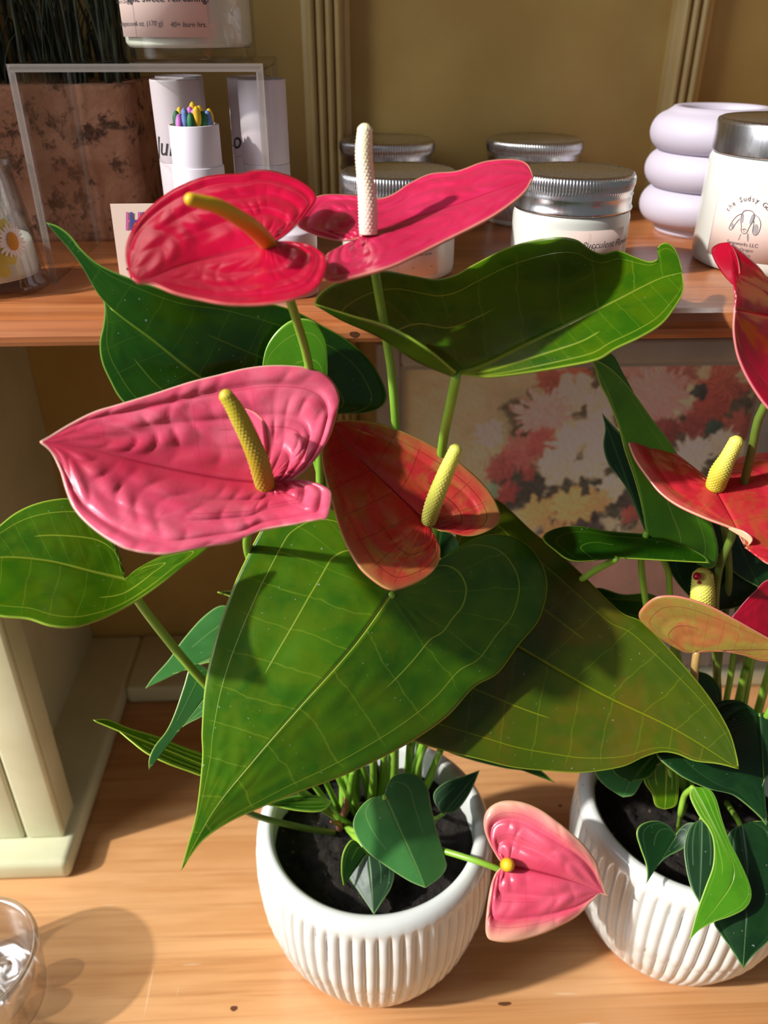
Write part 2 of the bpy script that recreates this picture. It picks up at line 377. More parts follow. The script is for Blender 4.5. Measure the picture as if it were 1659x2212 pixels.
def stem_mat(name, c1, c2):
    t = NT(name); n = t.noise(t.coord((1, 1, .3)), 60, 3)
    return t.set(Base_Color=t.mix(t.ss(n, .3, .7), c1, c2), Roughness=.35, Subsurface_Weight=.15, Subsurface_Radius=(.002, .004, .001))
M_STEM = stem_mat('stem_green', sr(120, 172, 48), sr(146, 186, 66))
M_STEM_D = stem_mat('stem_dull', sr(92, 120, 40), sr(110, 132, 50))
M_STEM_R = stem_mat('stem_reddish', sr(190, 120, 90), sr(170, 140, 80))
def spadix_mat(name, c1, c2, tipc):
    t = NT(name); b = t.attr('bump'); s = t.attr('s'); n = t.noise(t.coord(), 250, 2)
    c = t.mix(t.ss(s, .1, .95), c1, c2); c = t.mix(t.math('MULTIPLY', t.ss(b, .35, .95), .8), c, tipc)
    t.bump(n, .2, .0004); return t.set(Base_Color=c, Roughness=.5, Subsurface_Weight=.1, Subsurface_Radius=(.002, .002, .001))
M_SX_Y = spadix_mat('spadix_yellow', sr(206, 140, 10), sr(222, 182, 30), sr(230, 190, 50))
M_SX_W = spadix_mat('spadix_cream', sr(236, 206, 190), sr(246, 232, 190), sr(255, 250, 240))
M_SX_G = spadix_mat('spadix_olive', sr(166, 140, 24), sr(190, 176, 44), sr(226, 206, 130))
M_SX_L = spadix_mat('spadix_lime', sr(150, 150, 60), sr(214, 214, 90), sr(232, 232, 150))
M_SX_K = spadix_mat('spadix_knobby', sr(196, 186, 50), sr(226, 220, 100), sr(240, 236, 150))
M_BERRY = plain('berry_red', sr(176, 14, 46), .25)
def spadix(parent, pts, rads, mat, amp=.08, turns=21, rows=15, samples=110, n=60, name='spadix'):
    p3 = [P(*q) for q in pts]; vals = []
    def bf(t, a):
        row = int(t*turns*1.5); x = abs(math.cos(rows/2*a+(row % 2)*PI/2))**2*abs(math.sin(PI*t*turns*1.5))*(.75+.25*math.sin(row*12.9+round(rows*a/2/PI)*7.1)); x *= min(1, t*14)
        vals.append(x); return 1+amp*x
    v, f = tube(p3, rads, n, samples, bf); m = len(v)
    s = np.repeat(np.linspace(0, 1, m//n), n)
    return mk(name, v, f, mat, parent, attrs={'bump': np.array(vals), 's': s})
def stem(parent, start, pts, r0=.0026, r1=.002, mat=None, name='flower_stem'):
    p3 = [np.array(start, float)]+[P(*q) for q in pts]
    v, f = tube(p3, [r0, (r0+r1)/2, r1], 14, 50)
    return mk(name, v, f, mat or M_STEM, parent)

# ------------------------------------------------------------------ pots
PH = .112
def pot_mat():
    t = NT('white_glaze'); co = t.coord(); n = t.noise(co, 330, 1, .5); n2 = t.noise(co, 18, 3)
    c = t.mix(t.ss(n2, .3, .7), sr(222, 225, 222), sr(212, 215, 210)); c = t.mix(t.math('MULTIPLY', t.ss(n, .79, .82), .6), c, sr(110, 100, 84))
    return t.set(Base_Color=c, Roughness=.22, Coat_Weight=.4, Coat_Roughness=.08)
M_POT = pot_mat(); M_TERRA = plain('bare_clay', sr(206, 140, 116), .7)
def soil_mat():
    t = NT('soil'); co = t.coord(); n = t.noise(co, 120, 6, .7); n2 = t.noise(co, 260, 3, .6)
    c = t.mix(t.ss(n, .4, .75), (.006, .004, .003, 1), (.03, .02, .012, 1)); c = t.mix(t.ss(n2, .68, .74), c, (.16, .11, .07, 1))
    t.bump(n, 1, .004); return t.set(Base_Color=c, Roughness=.95)
M_SOIL = soil_mat()
NRIB = 62
def rprof(z):                                     # outer profile of the barrel pot
    zs = [0, .004, .012, .03, .055, .08, .098, .106]; rs = [.050, .0515, .0560, .0640, .0700, .0717, .0710, .0695]
    return float(np.interp(z, zs, rs))
def smooth_prof(z): return (rprof(z-.004)+rprof(z)+rprof(z+.004)+rprof(z-.002)+rprof(z+.002))/5
pp_ = [(z, 'o') for z in np.linspace(.0075, .106, 46)]
pot_prof = [(.0, .0065), (.050, .0065)]+[(smooth_prof(z), z) for z, _ in pp_]+[(.0680, .1095), (.0655, .1118), (.0626, .1120), (.0604, .1105), (.0594, .107), (.0600, .085), (.060, .06)]
def ribr(r, z, a, i):
    if i < 2 or i > 47: return r
    e = min(1, max(0, (z-.009)/.006))*min(1, max(0, (.1045-z)/.006))
    seam = math.exp(-((z-.047-.0012*math.sin(3*a))/.0011)**2)
    x = abs(math.sin(NRIB*a/2+.10*math.sin(5*a+z*60)))**.55
    return r-e*.0026*(1-x)*(1-.55*seam)-.0005*seam
def make_pot(parent):
    c = rootloc(parent)
    v, f = lathe(c, pot_prof, NRIB*9, ribr); o = mk('pot', v, f, M_POT, parent, label='white glazed vertically ribbed pot'); weld(o)
    v, f = lathe(c, [(0, 0), (.0465, 0), (.0490, .0012), (.0512, .006), (.0512, .0075), (.046, .0078), (0, .0078)], 96); b = mk('clay_foot', v, f, M_TERRA, o, label='unglazed pinkish clay foot'); weld(b)
    # soil
    V = [c+(0, 0, .092)]; Fc = []; nr, na = 26, 72
    for i in range(1, nr+1):
        for j in range(na):
            r = .0602*i/nr; a = 2*PI*j/na; x, y = r*math.cos(a), r*math.sin(a)
            V.append(c+(x, y, .091+.004*mnoise.noise(Vector((x*90, y*90, 3)))+.0035*mnoise.noise(Vector((x*300, y*300, 1)))))
    for j in range(na): Fc.append((0, 1+j, 1+(j+1) % na))
    for i in range(nr-1):
        for j in range(na): k = (j+1) % na; Fc.append((1+i*na+j, 1+(i+1)*na+j, 1+(i+1)*na+k, 1+i*na+k))
    mk('soil', V, Fc, M_SOIL, parent, label='dark crumbly potting soil')
    return o

# ------------------------------------------------------------------ plant A (front, centre)
cA = G(808, 1768, PH); cA[2] = 0
A = thing('potted_anthurium', cA, 'flowering pink and red anthurium in white ribbed pot in the middle', 'plant', 'potted anthuriums')
make_pot(A)
def SA(px, py, z=.09): return G(px, py, z)
# big front leaf
l1 = leaf('leaf', A, M_LEAF, (845, 1283), (391, 1880),
     [(820, 1225), (770, 1150), (705, 1095), (640, 1090), (585, 1118), (559, 1153), (530, 1210), (504, 1267), (468, 1371), (444, 1475), (436, 1579), (437, 1641), (424, 1755), (404, 1830)],
     [(885, 1256), (950, 1216), (992, 1182), (1049, 1156), (1106, 1159), (1147, 1184), (1176, 1232), (1181, 1278), (1163, 1340), (1121, 1392), (1075, 1454), (1023, 1485), (966, 1547), (888, 1602), (795, 1651), (717, 1685), (639, 1713), (561, 1745), (494, 1776), (442, 1812), (411, 1850)],
     [(845, 1283, .408), (391, 1880, .395), (1170, 1260, .425), (640, 1095, .405), (437, 1600, .392), (960, 1550, .412), (700, 1480, .398)],
     mid=[(760, 1400), (640, 1535), (545, 1645), (462, 1750)], ns=150, nk=36, fold=.14, wave=.012, bulge=.0007, groove=-.0003, rim=M_LRIM)
stem(l1, SA(850, 1740), [(852, 1600, .470), (850, 1450, .452), (846, 1330, .422), (845, 1285, .409)], .003, .0022, name='petiole')
# right olive leaf behind it
l2 = leaf('leaf', A, M_LEAF_OLIVE, (1000, 1325), (1596, 1662),
     [(985, 1270), (980, 1180), (1005, 1105), (1040, 1078), (1072, 1079), (1101, 1101), (1149, 1147), (1197, 1185), (1260, 1243), (1308, 1291), (1346, 1325), (1385, 1342), (1428, 1383), (1476, 1436), (1520, 1489), (1553, 1537), (1578, 1585), (1592, 1635)],
     [(950, 1350), (880, 1420), (845, 1500), (850, 1570), (891, 1600), (956, 1621), (1038, 1641), (1110, 1658), (1190, 1666), (1260, 1669), (1342, 1657), (1390, 1636), (1428, 1625), (1462, 1629), (1500, 1644), (1553, 1651)],
     [(1000, 1325, .455), (1596, 1662, .415), (1060, 1080, .48), (880, 1560, .45), (1380, 1342, .445), (1260, 1660, .435)],
     mid=[(1118, 1396), (1293, 1496), (1462, 1578)], ns=130, nk=32, fold=-.06, wave=.02, bulge=.0005, groove=-.0003, rim=M_LRIM)
stem(l2, SA(880, 1715), [(930, 1560, .488), (985, 1400, .474), (1000, 1327, .456)], .0028, .002, name='petiole')
# upper right bowl-shaped leaf
l3 = leaf('leaf', A, M_LEAF, (988, 808), (1474, 590),
     [(950, 775), (880, 735), (790, 692), (700, 668), (679, 654), (700, 627), (758, 597), (821, 585), (890, 596), (940, 604), (985, 594), (1024, 572), (1105, 533), (1191, 514), (1243, 518), (1272, 538), (1300, 549), (1335, 542), (1372, 556), (1405, 566), (1424, 556), (1421, 534), (1440, 525), (1460, 543)],
     [(1020, 812), (1060, 815), (1132, 807), (1223, 792), (1292, 777), (1331, 754), (1386, 728), (1430, 700), (1458, 665), (1476, 630)],
     [(988, 808, .335), (1474, 590, .372), (690, 650, .352), (830, 590, .384), (1200, 515, .402), (1060, 812, .336), (1330, 752, .345), (1430, 530, .385), (1150, 690, .372), (870, 690, .372), (940, 604, .395)],
     mid=[(1040, 792), (1130, 748), (1230, 700), (1330, 650), (1420, 605)], ns=140, nk=32, bulge=.0005, groove=-.0003, wave=.004, rim=M_LRIM,
     extra=[([(985, 812), (952, 789), (928, 764), (920, 745)], [(1000, 800), (975, 772), (948, 752), (922, 743)], [(985, 812, .334), (920, 745, .345), (975, 772, .34)], .5),
            ([(678, 656), (740, 692), (820, 728), (900, 780), (980, 814)], [(690, 660), (760, 682), (840, 706), (920, 752), (985, 805)], [(678, 656, .350), (820, 728, .340), (980, 814, .333)], .5)])
stem(l3, SA(900, 1700), [(925, 1400, .472), (940, 1150, .43), (955, 970, .385), (972, 880, .355), (985, 815, .336)], .0028, .0021, name='petiole')
# dark leaf at upper left
l4 = leaf('leaf', A, M_LEAF_DARK, (655, 880), (100, 481),
     [(690, 895), (740, 894), (790, 891), (826, 876), (834, 845), (802, 783), (752, 736), (700, 705), (620, 665), (500, 640), (400, 636), (300, 608), (215, 572), (165, 528), (130, 500)],
     [(620, 950), (540, 985), (440, 975), (350, 935), (290, 890), (258, 858), (238, 822), (221, 783), (216, 742), (224, 700), (226, 660), (214, 615), (188, 560), (155, 512), (125, 489)],
     [(655, 880, .392), (100, 481, .350), (834, 845, .389), (431, 815, .366), (226, 653, .350), (540, 870, .381), (700, 720, .375)],
     mid=[(540, 880), (431, 815), (330, 735), (226, 653), (170, 565)], ns=120, nk=28, fold=.16, bulge=.0005, groove=-.0003, rim=M_LRIM)
stem(l4, SA(770, 1730), [(760, 1400, .465), (710, 1100, .425), (665, 930, .395), (655, 882, .386)], .0027, .002, name='petiole')
# glossy upright young leaf between the two upper flowers' stems
l5 = leaf('leaf', A, M_LEAF_BRIGHT, (690, 860), (585, 860),
     [(706, 820), (707, 770), (702, 730), (682, 698), (655, 688), (625, 694), (596, 718), (575, 752), (567, 795), (572, 830)],
     [(680, 900), (650, 920), (620, 905)],
     [(690, 860, .381), (567, 795, .373), (655, 688, .367)], ns=70, nk=20, cup=.04, rim=M_LRIM, label='glossy pale green young leaf')
stem(l5, SA(740, 1745), [(740, 1400, .465), (715, 1120, .425), (700, 950, .398), (690, 862, .382)], .0022, .0017, name='petiole')
# left leaf running out of frame
l7 = leaf('leaf', A, M_LEAF, (270, 1252), (-115, 1262),
     [(262, 1215), (247, 1175), (222, 1125), (187, 1088), (147, 1077), (89, 1085), (40, 1105), (0, 1135), (-60, 1190)],
     [(300, 1228), (355, 1200), (420, 1183), (452, 1179), (430, 1200), (397, 1223), (349, 1261), (301, 1295), (253, 1322), (205, 1343), (156, 1356), (108, 1353), (60, 1338), (0, 1332), (-60, 1312)],
     [(270, 1252, .375), (-115, 1262, .345), (452, 1179, .39), (147, 1077, .385), (156, 1356, .345)],
     mid=[(200, 1236), (100, 1212), (0, 1205), (-60, 1225)], ns=110, nk=26, fold=-.10, wave=.015, bulge=.0005, groove=-.0003, rim=M_LRIM)
stem(l7, SA(735, 1770), [(640, 1700, .475), (520, 1560, .442), (412, 1442, .412), (345, 1360, .395), (300, 1300, .385), (272, 1256, .376)], .0026, .0021, name='petiole')
# small leaves at the left edge
l8 = leaf('leaf', A, M_LEAF_YOUNG, (520, 1390), (314, 1487),
     [(515, 1330), (481, 1308), (440, 1332), (396, 1381), (365, 1425), (330, 1464)], [(500, 1425), (448, 1432), (396, 1449), (347, 1462), (325, 1473)],
     [(520, 1390, .44), (314, 1487, .425), (440, 1332, .45)], ns=60, nk=16, fold=-.2, rim=M_LRIM)
stem(l8, SA(745, 1775), [(640, 1560, .47), (560, 1440, .45), (522, 1392, .441)], .0018, .0014, name='petiole')
l8 = leaf('leaf', A, M_LEAF_YOUNG, (470, 1470), (322, 1663),
     [(440, 1440), (413, 1437), (396, 1486), (378, 1539), (360, 1578), (334, 1612), (322, 1640)], [(480, 1520), (435, 1549), (404, 1565), (365, 1592), (338, 1622), (328, 1645)],
     [(470, 1470, .43), (322, 1663, .41), (400, 1480, .425)], ns=60, nk=16, fold=-.15, rim=M_LRIM)
stem(l8, SA(745, 1785), [(620, 1620, .47), (520, 1500, .445), (472, 1472, .431)], .0018, .0014, name='petiole')
l8 = leaf('leaf', A, M_LEAF, (455, 1662), (200, 1556),
     [(470, 1640), (435, 1627), (396, 1614), (343, 1592), (281, 1574), (233, 1555)], [(445, 1678), (404, 1665), (360, 1649), (316, 1627), (281, 1600), (246, 1571), (222, 1559)],
     [(455, 1662, .44), (200, 1556, .43), (340, 1640, .425)], ns=60, nk=14, rim=M_LRIM)
stem(l8, SA(722, 1800), [(640, 1785, .486), (540, 1757, .468), (480, 1710, .45), (456, 1664, .441)], .002, .0016, M_STEM_D, name='petiole')
l8 = leaf('leaf', A, M_LEAF_YOUNG, (560, 1310), (470, 1279), [(540, 1290), (505, 1278)], [(545, 1315), (505, 1292)],
     [(560, 1310, .475), (470, 1279, .470), (505, 1292, .468)], ns=40, nk=8, rim=M_LRIM)
stem(l8, SA(765, 1760), [(660, 1520, .492), (590, 1360, .482), (562, 1312, .476)], .0016, .0012, name='petiole')
# small leaves inside the pot
l9 = leaf('leaf', A, M_LEAF_YOUNG, (831, 1719), (919, 1918),
     [(800, 1725), (776, 1747), (763, 1777), (771, 1808), (794, 1840), (833, 1870), (882, 1902)], [(838, 1694), (852, 1675), (878, 1669), (905, 1678), (924, 1704), (931, 1743), (944, 1795), (960, 1850), (964, 1873), (950, 1895)],
     [(831, 1719, .452), (919, 1918, .452), (763, 1777, .456), (960, 1850, .462)], ns=80, nk=22, fold=.22, rim=M_LRIM, label='blue-green young leaf')
stem(l9, SA(735, 1775), [(770, 1795, .478), (810, 1760, .465), (831, 1721, .4535)], .0018, .0015, name='petiole')
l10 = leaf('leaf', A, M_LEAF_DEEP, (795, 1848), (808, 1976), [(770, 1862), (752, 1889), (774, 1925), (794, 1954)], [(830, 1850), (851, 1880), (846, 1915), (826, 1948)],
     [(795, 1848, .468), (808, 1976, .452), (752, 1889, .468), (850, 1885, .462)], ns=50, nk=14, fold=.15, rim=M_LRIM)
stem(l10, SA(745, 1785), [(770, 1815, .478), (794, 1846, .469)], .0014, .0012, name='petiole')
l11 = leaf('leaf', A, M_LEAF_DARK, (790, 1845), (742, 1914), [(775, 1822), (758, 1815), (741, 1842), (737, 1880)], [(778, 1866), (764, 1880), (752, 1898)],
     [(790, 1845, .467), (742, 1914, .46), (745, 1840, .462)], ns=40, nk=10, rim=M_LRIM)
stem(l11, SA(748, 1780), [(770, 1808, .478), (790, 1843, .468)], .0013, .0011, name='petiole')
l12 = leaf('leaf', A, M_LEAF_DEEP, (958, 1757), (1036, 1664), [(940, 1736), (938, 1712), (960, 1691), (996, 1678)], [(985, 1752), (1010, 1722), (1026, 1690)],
     [(958, 1757, .482), (1036, 1664, .490), (940, 1712, .488)], ns=50, nk=14, rim=M_LRIM)
stem(l12, SA(905, 1745), [(935, 1768, .487), (957, 1759, .483)], .0014, .0012, name='petiole')
l13 = leaf('leaf', A, M_LEAF_DARK, (718, 1732), (574, 1738), [(690, 1720), (650, 1718), (621, 1723)], [(700, 1750), (677, 1754), (640, 1751), (605, 1744)],
     [(718, 1732, .478), (574, 1738, .472), (677, 1754, .47)], ns=50, nk=12, rim=M_LRIM)
stem(l13, SA(765, 1785), [(735, 1765, .482), (712, 1738, .478)], .0014, .0012, name='petiole')
l14 = leaf('leaf', A, M_LEAF_DARK, (930, 1590), (1198, 1690), [(980, 1580), (1080, 1620), (1155, 1655)], [(960, 1620), (1020, 1642), (1090, 1659), (1150, 1668)],
     [(930, 1590, .475), (1198, 1690, .468), (1080, 1600, .47)], ns=50, nk=12, rim=M_LRIM)
stem(l14, SA(890, 1720), [(905, 1650, .486), (928, 1592, .476)], .0016, .0013, name='petiole')
l15 = leaf('leaf', A, M_LEAF_YOUNG, (960, 1215), (935, 1135), [(945, 1195), (930, 1165)], [(985, 1198), (992, 1180), (985, 1163), (965, 1147)],
     [(960, 1215, .44), (935, 1135, .44), (990, 1180, .435)], ns=40, nk=10, rim=M_LRIM)
stem(l15, SA(890, 1700), [(930, 1450, .47), (955, 1290, .448), (960, 1217, .441)], .0016, .0013, name='petiole')
# dark leaf running right behind the olive leaf
l16 = leaf('leaf', A, M_LEAF_DARK, (1330, 1205), (1533, 1216), [(1240, 1212), (1195, 1186), (1172, 1160), (1205, 1141), (1255, 1138), (1313, 1148), (1386, 1154), (1422, 1160), (1476, 1177), (1518, 1200)],
     [(1360, 1206), (1400, 1200), (1458, 1189), (1494, 1194)], [(1330, 1205, .412), (1533, 1216, .408), (1172, 1160, .42), (1320, 1146, .430)], ns=70, nk=14, rim=M_LRIM)
stem(l16, SA(905, 1730), [(1010, 1500, .482), (1150, 1330, .478), (1264, 1246, .450), (1329, 1208, .413)], .0022, .0018, name='petiole')

def flower(parent, mat, spargs, spx, srad, smat, samp, label, stemargs=None, rim=M_SRIM, sx=None, **kw):
    o = leaf('spathe', parent, mat, *spargs, rim=rim, label=label, thick=.0009, **kw)
    if spx: spadix(o, spx, srad, smat, samp, **(sx or {}))
    if stemargs: stem(o, *stemargs)
    return o
# S1 glossy red, top left
flower(A, M_SP_RED, ((575, 526), (300, 611),
   [(600, 518), (638, 489), (674, 444), (683, 427), (672, 407), (638, 386), (590, 371), (552, 369), (523, 376), (470, 379), (426, 388), (373, 412), (330, 444), (296, 480), (277, 518), (271, 552), (279, 590)],
   [(605, 523), (638, 525), (672, 533), (701, 552), (707, 568), (699, 600), (677, 629), (629, 648), (566, 658), (494, 658), (436, 648), (378, 634), (330, 614)],
   [(575, 526, .308), (300, 611, .272), (590, 371, .345), (683, 427, .335), (566, 658, .276), (700, 570, .295), (290, 490, .305), (430, 560, .300), (430, 390, .335)]),
   [(580, 527, .307), (555, 500, .296), (520, 474, .286), (470, 446, .277), (412, 431, .270)], [.0031, .0031, .0028, .0025, .0021], M_SX_Y, .02,
   'glossy bright red spathe', (SA(800, 1735), [(730, 1400, .462), (695, 1100, .420), (689, 960, .398), (668, 795, .3702), (640, 690, .346), (600, 570, .318), (578, 530, .309)], .0024, .0019),
   mid=[(500, 548), (400, 575), (340, 598)], ns=130, nk=34, bulge=.0020, groove=.0007, nsec=9, loops=(.4, .66, .88), wave=.01)
# S2 rose, with cream spadix
flower(A, M_SP_PINK, ((795, 508), (1152, 386),
   [(770, 516), (735, 520), (700, 513), (643, 488), (655, 455), (690, 424), (760, 422), (815, 430), (850, 420), (885, 397), (931, 376), (989, 370), (1047, 350), (1105, 345), (1138, 355)],
   [(782, 516), (755, 525), (725, 540), (705, 555), (699, 598), (723, 610), (775, 598), (845, 578), (902, 552), (960, 523), (1024, 491), (1076, 462), (1128, 422)],
   [(795, 508, .335), (1152, 386, .348), (643, 488, .356), (700, 600, .305), (850, 420, .368), (960, 523, .318), (1050, 350, .366)]),
   [(796, 506, .333), (795, 450, .329), (790, 390, .326), (786, 330, .323), (788, 283, .321)], [.0037, .0036, .0034, .0032, .0028], M_SX_W, .13,
   'rose pink spathe', (SA(840, 1715), [(866, 1300, .45), (858, 1000, .400), (848, 830, .376), (835, 735, .362), (812, 600, .345), (797, 512, .336)], .0024, .0019),
   mid=[(870, 480), (980, 445), (1080, 410)], ns=130, nk=34, bulge=.0042, groove=.0010, nsec=9, loops=(.3, .6, .86), wave=.01)
# S3 light pink, large, left
flower(A, M_SP_LIGHT, ((580, 1045), (86, 955),
   [(600, 1040), (638, 1031), (677, 996), (711, 943), (730, 880), (732, 856), (720, 827), (696, 806), (653, 793), (590, 790), (532, 796), (470, 811), (407, 827), (330, 852), (262, 873), (205, 890), (156, 914), (108, 943)],
   [(605, 1041), (638, 1037), (682, 1044), (711, 1059), (716, 1075), (708, 1117), (691, 1122), (638, 1133), (561, 1148), (508, 1170), (460, 1179), (397, 1191), (349, 1198), (291, 1191), (253, 1177), (205, 1146), (166, 1107), (147, 1068), (132, 1020), (112, 980)],
   [(580, 1045, .345), (86, 955, .322), (653, 793, .368), (730, 870, .368), (330, 852, .345), (708, 1110, .330), (400, 1190, .308), (170, 1110, .312), (350, 1010, .335)]),
   [(574, 1052, .343), (560, 1000, .333), (535, 940, .325), (508, 885, .318), (489, 856, .315)], [.0040, .0039, .0037, .0034, .0027], M_SX_G, .13,
   'large light pink quilted spathe', (SA(775, 1755), [(690, 1500, .480), (600, 1330, .455), (537, 1200, .415), (545, 1120, .375), (578, 1048, .346)], .0024, .0019),
   mid=[(480, 1035), (330, 1005), (190, 970)], ns=150, nk=38, bulge=.0026, groove=.0009, nsec=10, loops=(.3, .58, .84), wave=.008,
   extra=[([(530, 882), (555, 895), (578, 925), (583, 965), (575, 1000)], [(534, 888), (548, 915), (562, 945), (570, 975), (574, 1000)], [(530, 882, .342), (583, 965, .330), (560, 945, .338)], .5)])
# S4 coral with olive blotches
flower(A, M_SP_CORAL, ((922, 1130), (712, 917),
   [(940, 1165), (950, 1188), (944, 1222), (915, 1251), (864, 1272), (832, 1271), (785, 1236), (756, 1193), (734, 1142), (716, 1077), (701, 1023), (696, 985), (698, 945)],
   [(950, 1146), (976, 1150), (1020, 1158), (1063, 1142), (1080, 1117), (1070, 1084), (1045, 1048), (1002, 1008), (962, 979), (893, 943), (821, 916), (767, 909), (735, 909)],
   [(922, 1130, .378), (712, 917, .378), (1080, 1117, .380), (857, 1270, .350), (716, 1080, .362), (962, 979, .388), (820, 1030, .380)]),
   [(926, 1124, .376), (938, 1085, .364), (955, 1040, .354), (972, 1000, .347), (984, 972, .344)], [.0036, .0037, .0036, .0033, .0026], M_SX_L, .10,
   'coral spathe mottled olive at the lobes', (SA(880, 1705), [(905, 1450, .475), (920, 1250, .425), (924, 1136, .379)], .0024, .0019),
   mid=[(850, 1060), (770, 985)], ns=120, nk=32, bulge=.0010, groove=.0005, nsec=6, loops=(.36, .7))
# S5 small pink flower leaning out of the pot
flower(A, M_SP_SMALL, ((1092, 1868), (1316, 1938),
   [(1080, 1858), (1057, 1818), (1046, 1783), (1052, 1752), (1077, 1733), (1117, 1731), (1163, 1747), (1214, 1783), (1254, 1818), (1285, 1859), (1300, 1904), (1306, 1927)],
   [(1078, 1880), (1069, 1892), (1059, 1924), (1051, 1985), (1052, 2021), (1067, 2032), (1107, 2034), (1153, 2023), (1198, 2005), (1244, 1980), (1279, 1945), (1297, 1928)],
   [(1092, 1868, .455), (1316, 1938, .452), (1110, 1732, .458), (1090, 2032, .440), (1230, 1800, .446), (1200, 1900, .448)]),
   [(1094, 1868, .4545), (1097, 1868, .449), (1098, 1868, .4465)], [.0036, .0038, .0034], M_SX_Y, .05,
   'small cream-edged pink spathe', (SA(790, 1785), [(870, 1812, .480), (955, 1837, .468), (1030, 1860, .458), (1084, 1880, .4575)], .0019, .0017),
   mid=[(1170, 1885), (1250, 1908)], ns=90, nk=26, bulge=.0022, groove=.0013, nsec=4, loops=(.38, .72), sx=dict(samples=14, n=24))
# papery brown sheaths at the crown
M_SHEATH = plain('brown_sheath', sr(170, 108, 80), .7)
for a, b in (((735, 1770), (745, 1725, .478)), ((800, 1720), (812, 1640, .482)), ((735, 1790), (715, 1775, .483))):
    q = SA(*a); e = P(*b); v, f = tube([q, (q+e)/2+(.002, 0, .001), e], [.0026, .0022, .0006], 8, 14); mk('sheath', v, f, M_SHEATH, A)
for a, b in (((742, 1760), (762, 1668, .474)), ((800, 1738), (806, 1640, .478)), ((815, 1735), (830, 1630, .477)), ((905, 1725), (950, 1625, .480)), ((870, 1715), (885, 1610, .478))):
    q = SA(*a); e = P(*b); v, f = tube([q, (q+e)/2+(.001, 0, 0), e], [.0028, .0024, .002], 10, 14); mk('flower_stem', v, f, M_STEM, A)

# ------------------------------------------------------------------ plant B (right)
cB = G(1503, 1730, PH); cB[2] = 0
B = thing('potted_anthurium', cB, 'anthurium with crimson flowers in white ribbed pot cut by the right edge', 'plant', 'potted anthuriums')
make_pot(B)
def SB(px, py, z=.09): return G(px, py, z)
b1 = leaf('leaf', B, M_LEAF_BRIGHT, (1396, 1151), (1281, 779), [(1386, 1091), (1368, 1026), (1349, 971), (1335, 917), (1313, 863), (1295, 827)],
     [(1458, 1188), (1512, 1221), (1538, 1227), (1550, 1205), (1548, 1165), (1525, 1100), (1480, 1010), (1443, 950), (1407, 903), (1371, 852), (1331, 806), (1300, 783)],
     [(1396, 1151, .425), (1281, 779, .385), (1545, 1200, .432), (1407, 903, .410)], mid=[(1380, 1060), (1350, 960), (1318, 860)], ns=100, nk=22, fold=-.1, rim=M_LRIM, loops=(.5, .8),
     extra=[([(1292, 779), (1320, 765), (1346, 808), (1371, 854)], [(1290, 780), (1305, 788), (1335, 812), (1369, 856)], [(1292, 779, .388), (1346, 808, .398), (1369, 856, .404)], .3)])
stem(b1, SB(1480, 1700), [(1420, 1450, .47), (1392, 1280, .445), (1385, 1205, .432), (1396, 1153, .426)], .002, .0017, name='petiole')
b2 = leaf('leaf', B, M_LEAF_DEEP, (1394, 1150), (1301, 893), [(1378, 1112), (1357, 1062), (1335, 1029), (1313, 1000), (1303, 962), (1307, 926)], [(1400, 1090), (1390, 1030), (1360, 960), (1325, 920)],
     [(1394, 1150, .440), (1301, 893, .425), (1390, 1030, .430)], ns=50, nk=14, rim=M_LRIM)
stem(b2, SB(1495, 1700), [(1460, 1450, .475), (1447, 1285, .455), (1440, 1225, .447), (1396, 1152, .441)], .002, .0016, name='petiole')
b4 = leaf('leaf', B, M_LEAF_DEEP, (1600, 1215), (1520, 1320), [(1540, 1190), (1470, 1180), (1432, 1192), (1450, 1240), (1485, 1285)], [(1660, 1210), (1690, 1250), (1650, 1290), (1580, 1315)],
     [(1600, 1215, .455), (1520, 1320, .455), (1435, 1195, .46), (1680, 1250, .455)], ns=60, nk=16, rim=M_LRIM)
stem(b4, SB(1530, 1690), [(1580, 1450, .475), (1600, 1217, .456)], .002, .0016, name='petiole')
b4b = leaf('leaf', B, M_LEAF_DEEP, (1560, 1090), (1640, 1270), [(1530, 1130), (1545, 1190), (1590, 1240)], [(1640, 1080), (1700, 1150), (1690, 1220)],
     [(1560, 1090, .45), (1640, 1270, .45), (1690, 1150, .45)], ns=50, nk=14, rim=M_LRIM)
stem(b4b, SB(1545, 1690), [(1610, 1450, .475), (1590, 1200, .458), (1562, 1092, .452)], .002, .0016, name='petiole')
b5 = leaf('leaf', B, M_LEAF_DARK, (1440, 1300), (1250, 1290), [(1400, 1282), (1345, 1284), (1290, 1270)], [(1430, 1345), (1380, 1370), (1310, 1340)],
     [(1440, 1300, .46), (1250, 1290, .46), (1380, 1370, .452)], ns=50, nk=14, rim=M_LRIM)
stem(b5, SB(1490, 1690), [(1470, 1450, .478), (1440, 1302, .461)], .002, .0016, name='petiole')
b6 = leaf('leaf', B, M_LEAF_DARK, (1510, 1540), (1500, 1448), [(1480, 1520), (1470, 1480)], [(1545, 1530), (1559, 1508), (1551, 1478), (1530, 1457)],
     [(1510, 1540, .468), (1500, 1448, .475), (1559, 1508, .468)], ns=40, nk=12, rim=M_LRIM)
stem(b6, SB(1500, 1690), [(1508, 1600, .478), (1510, 1542, .469)], .0016, .0014, name='petiole')
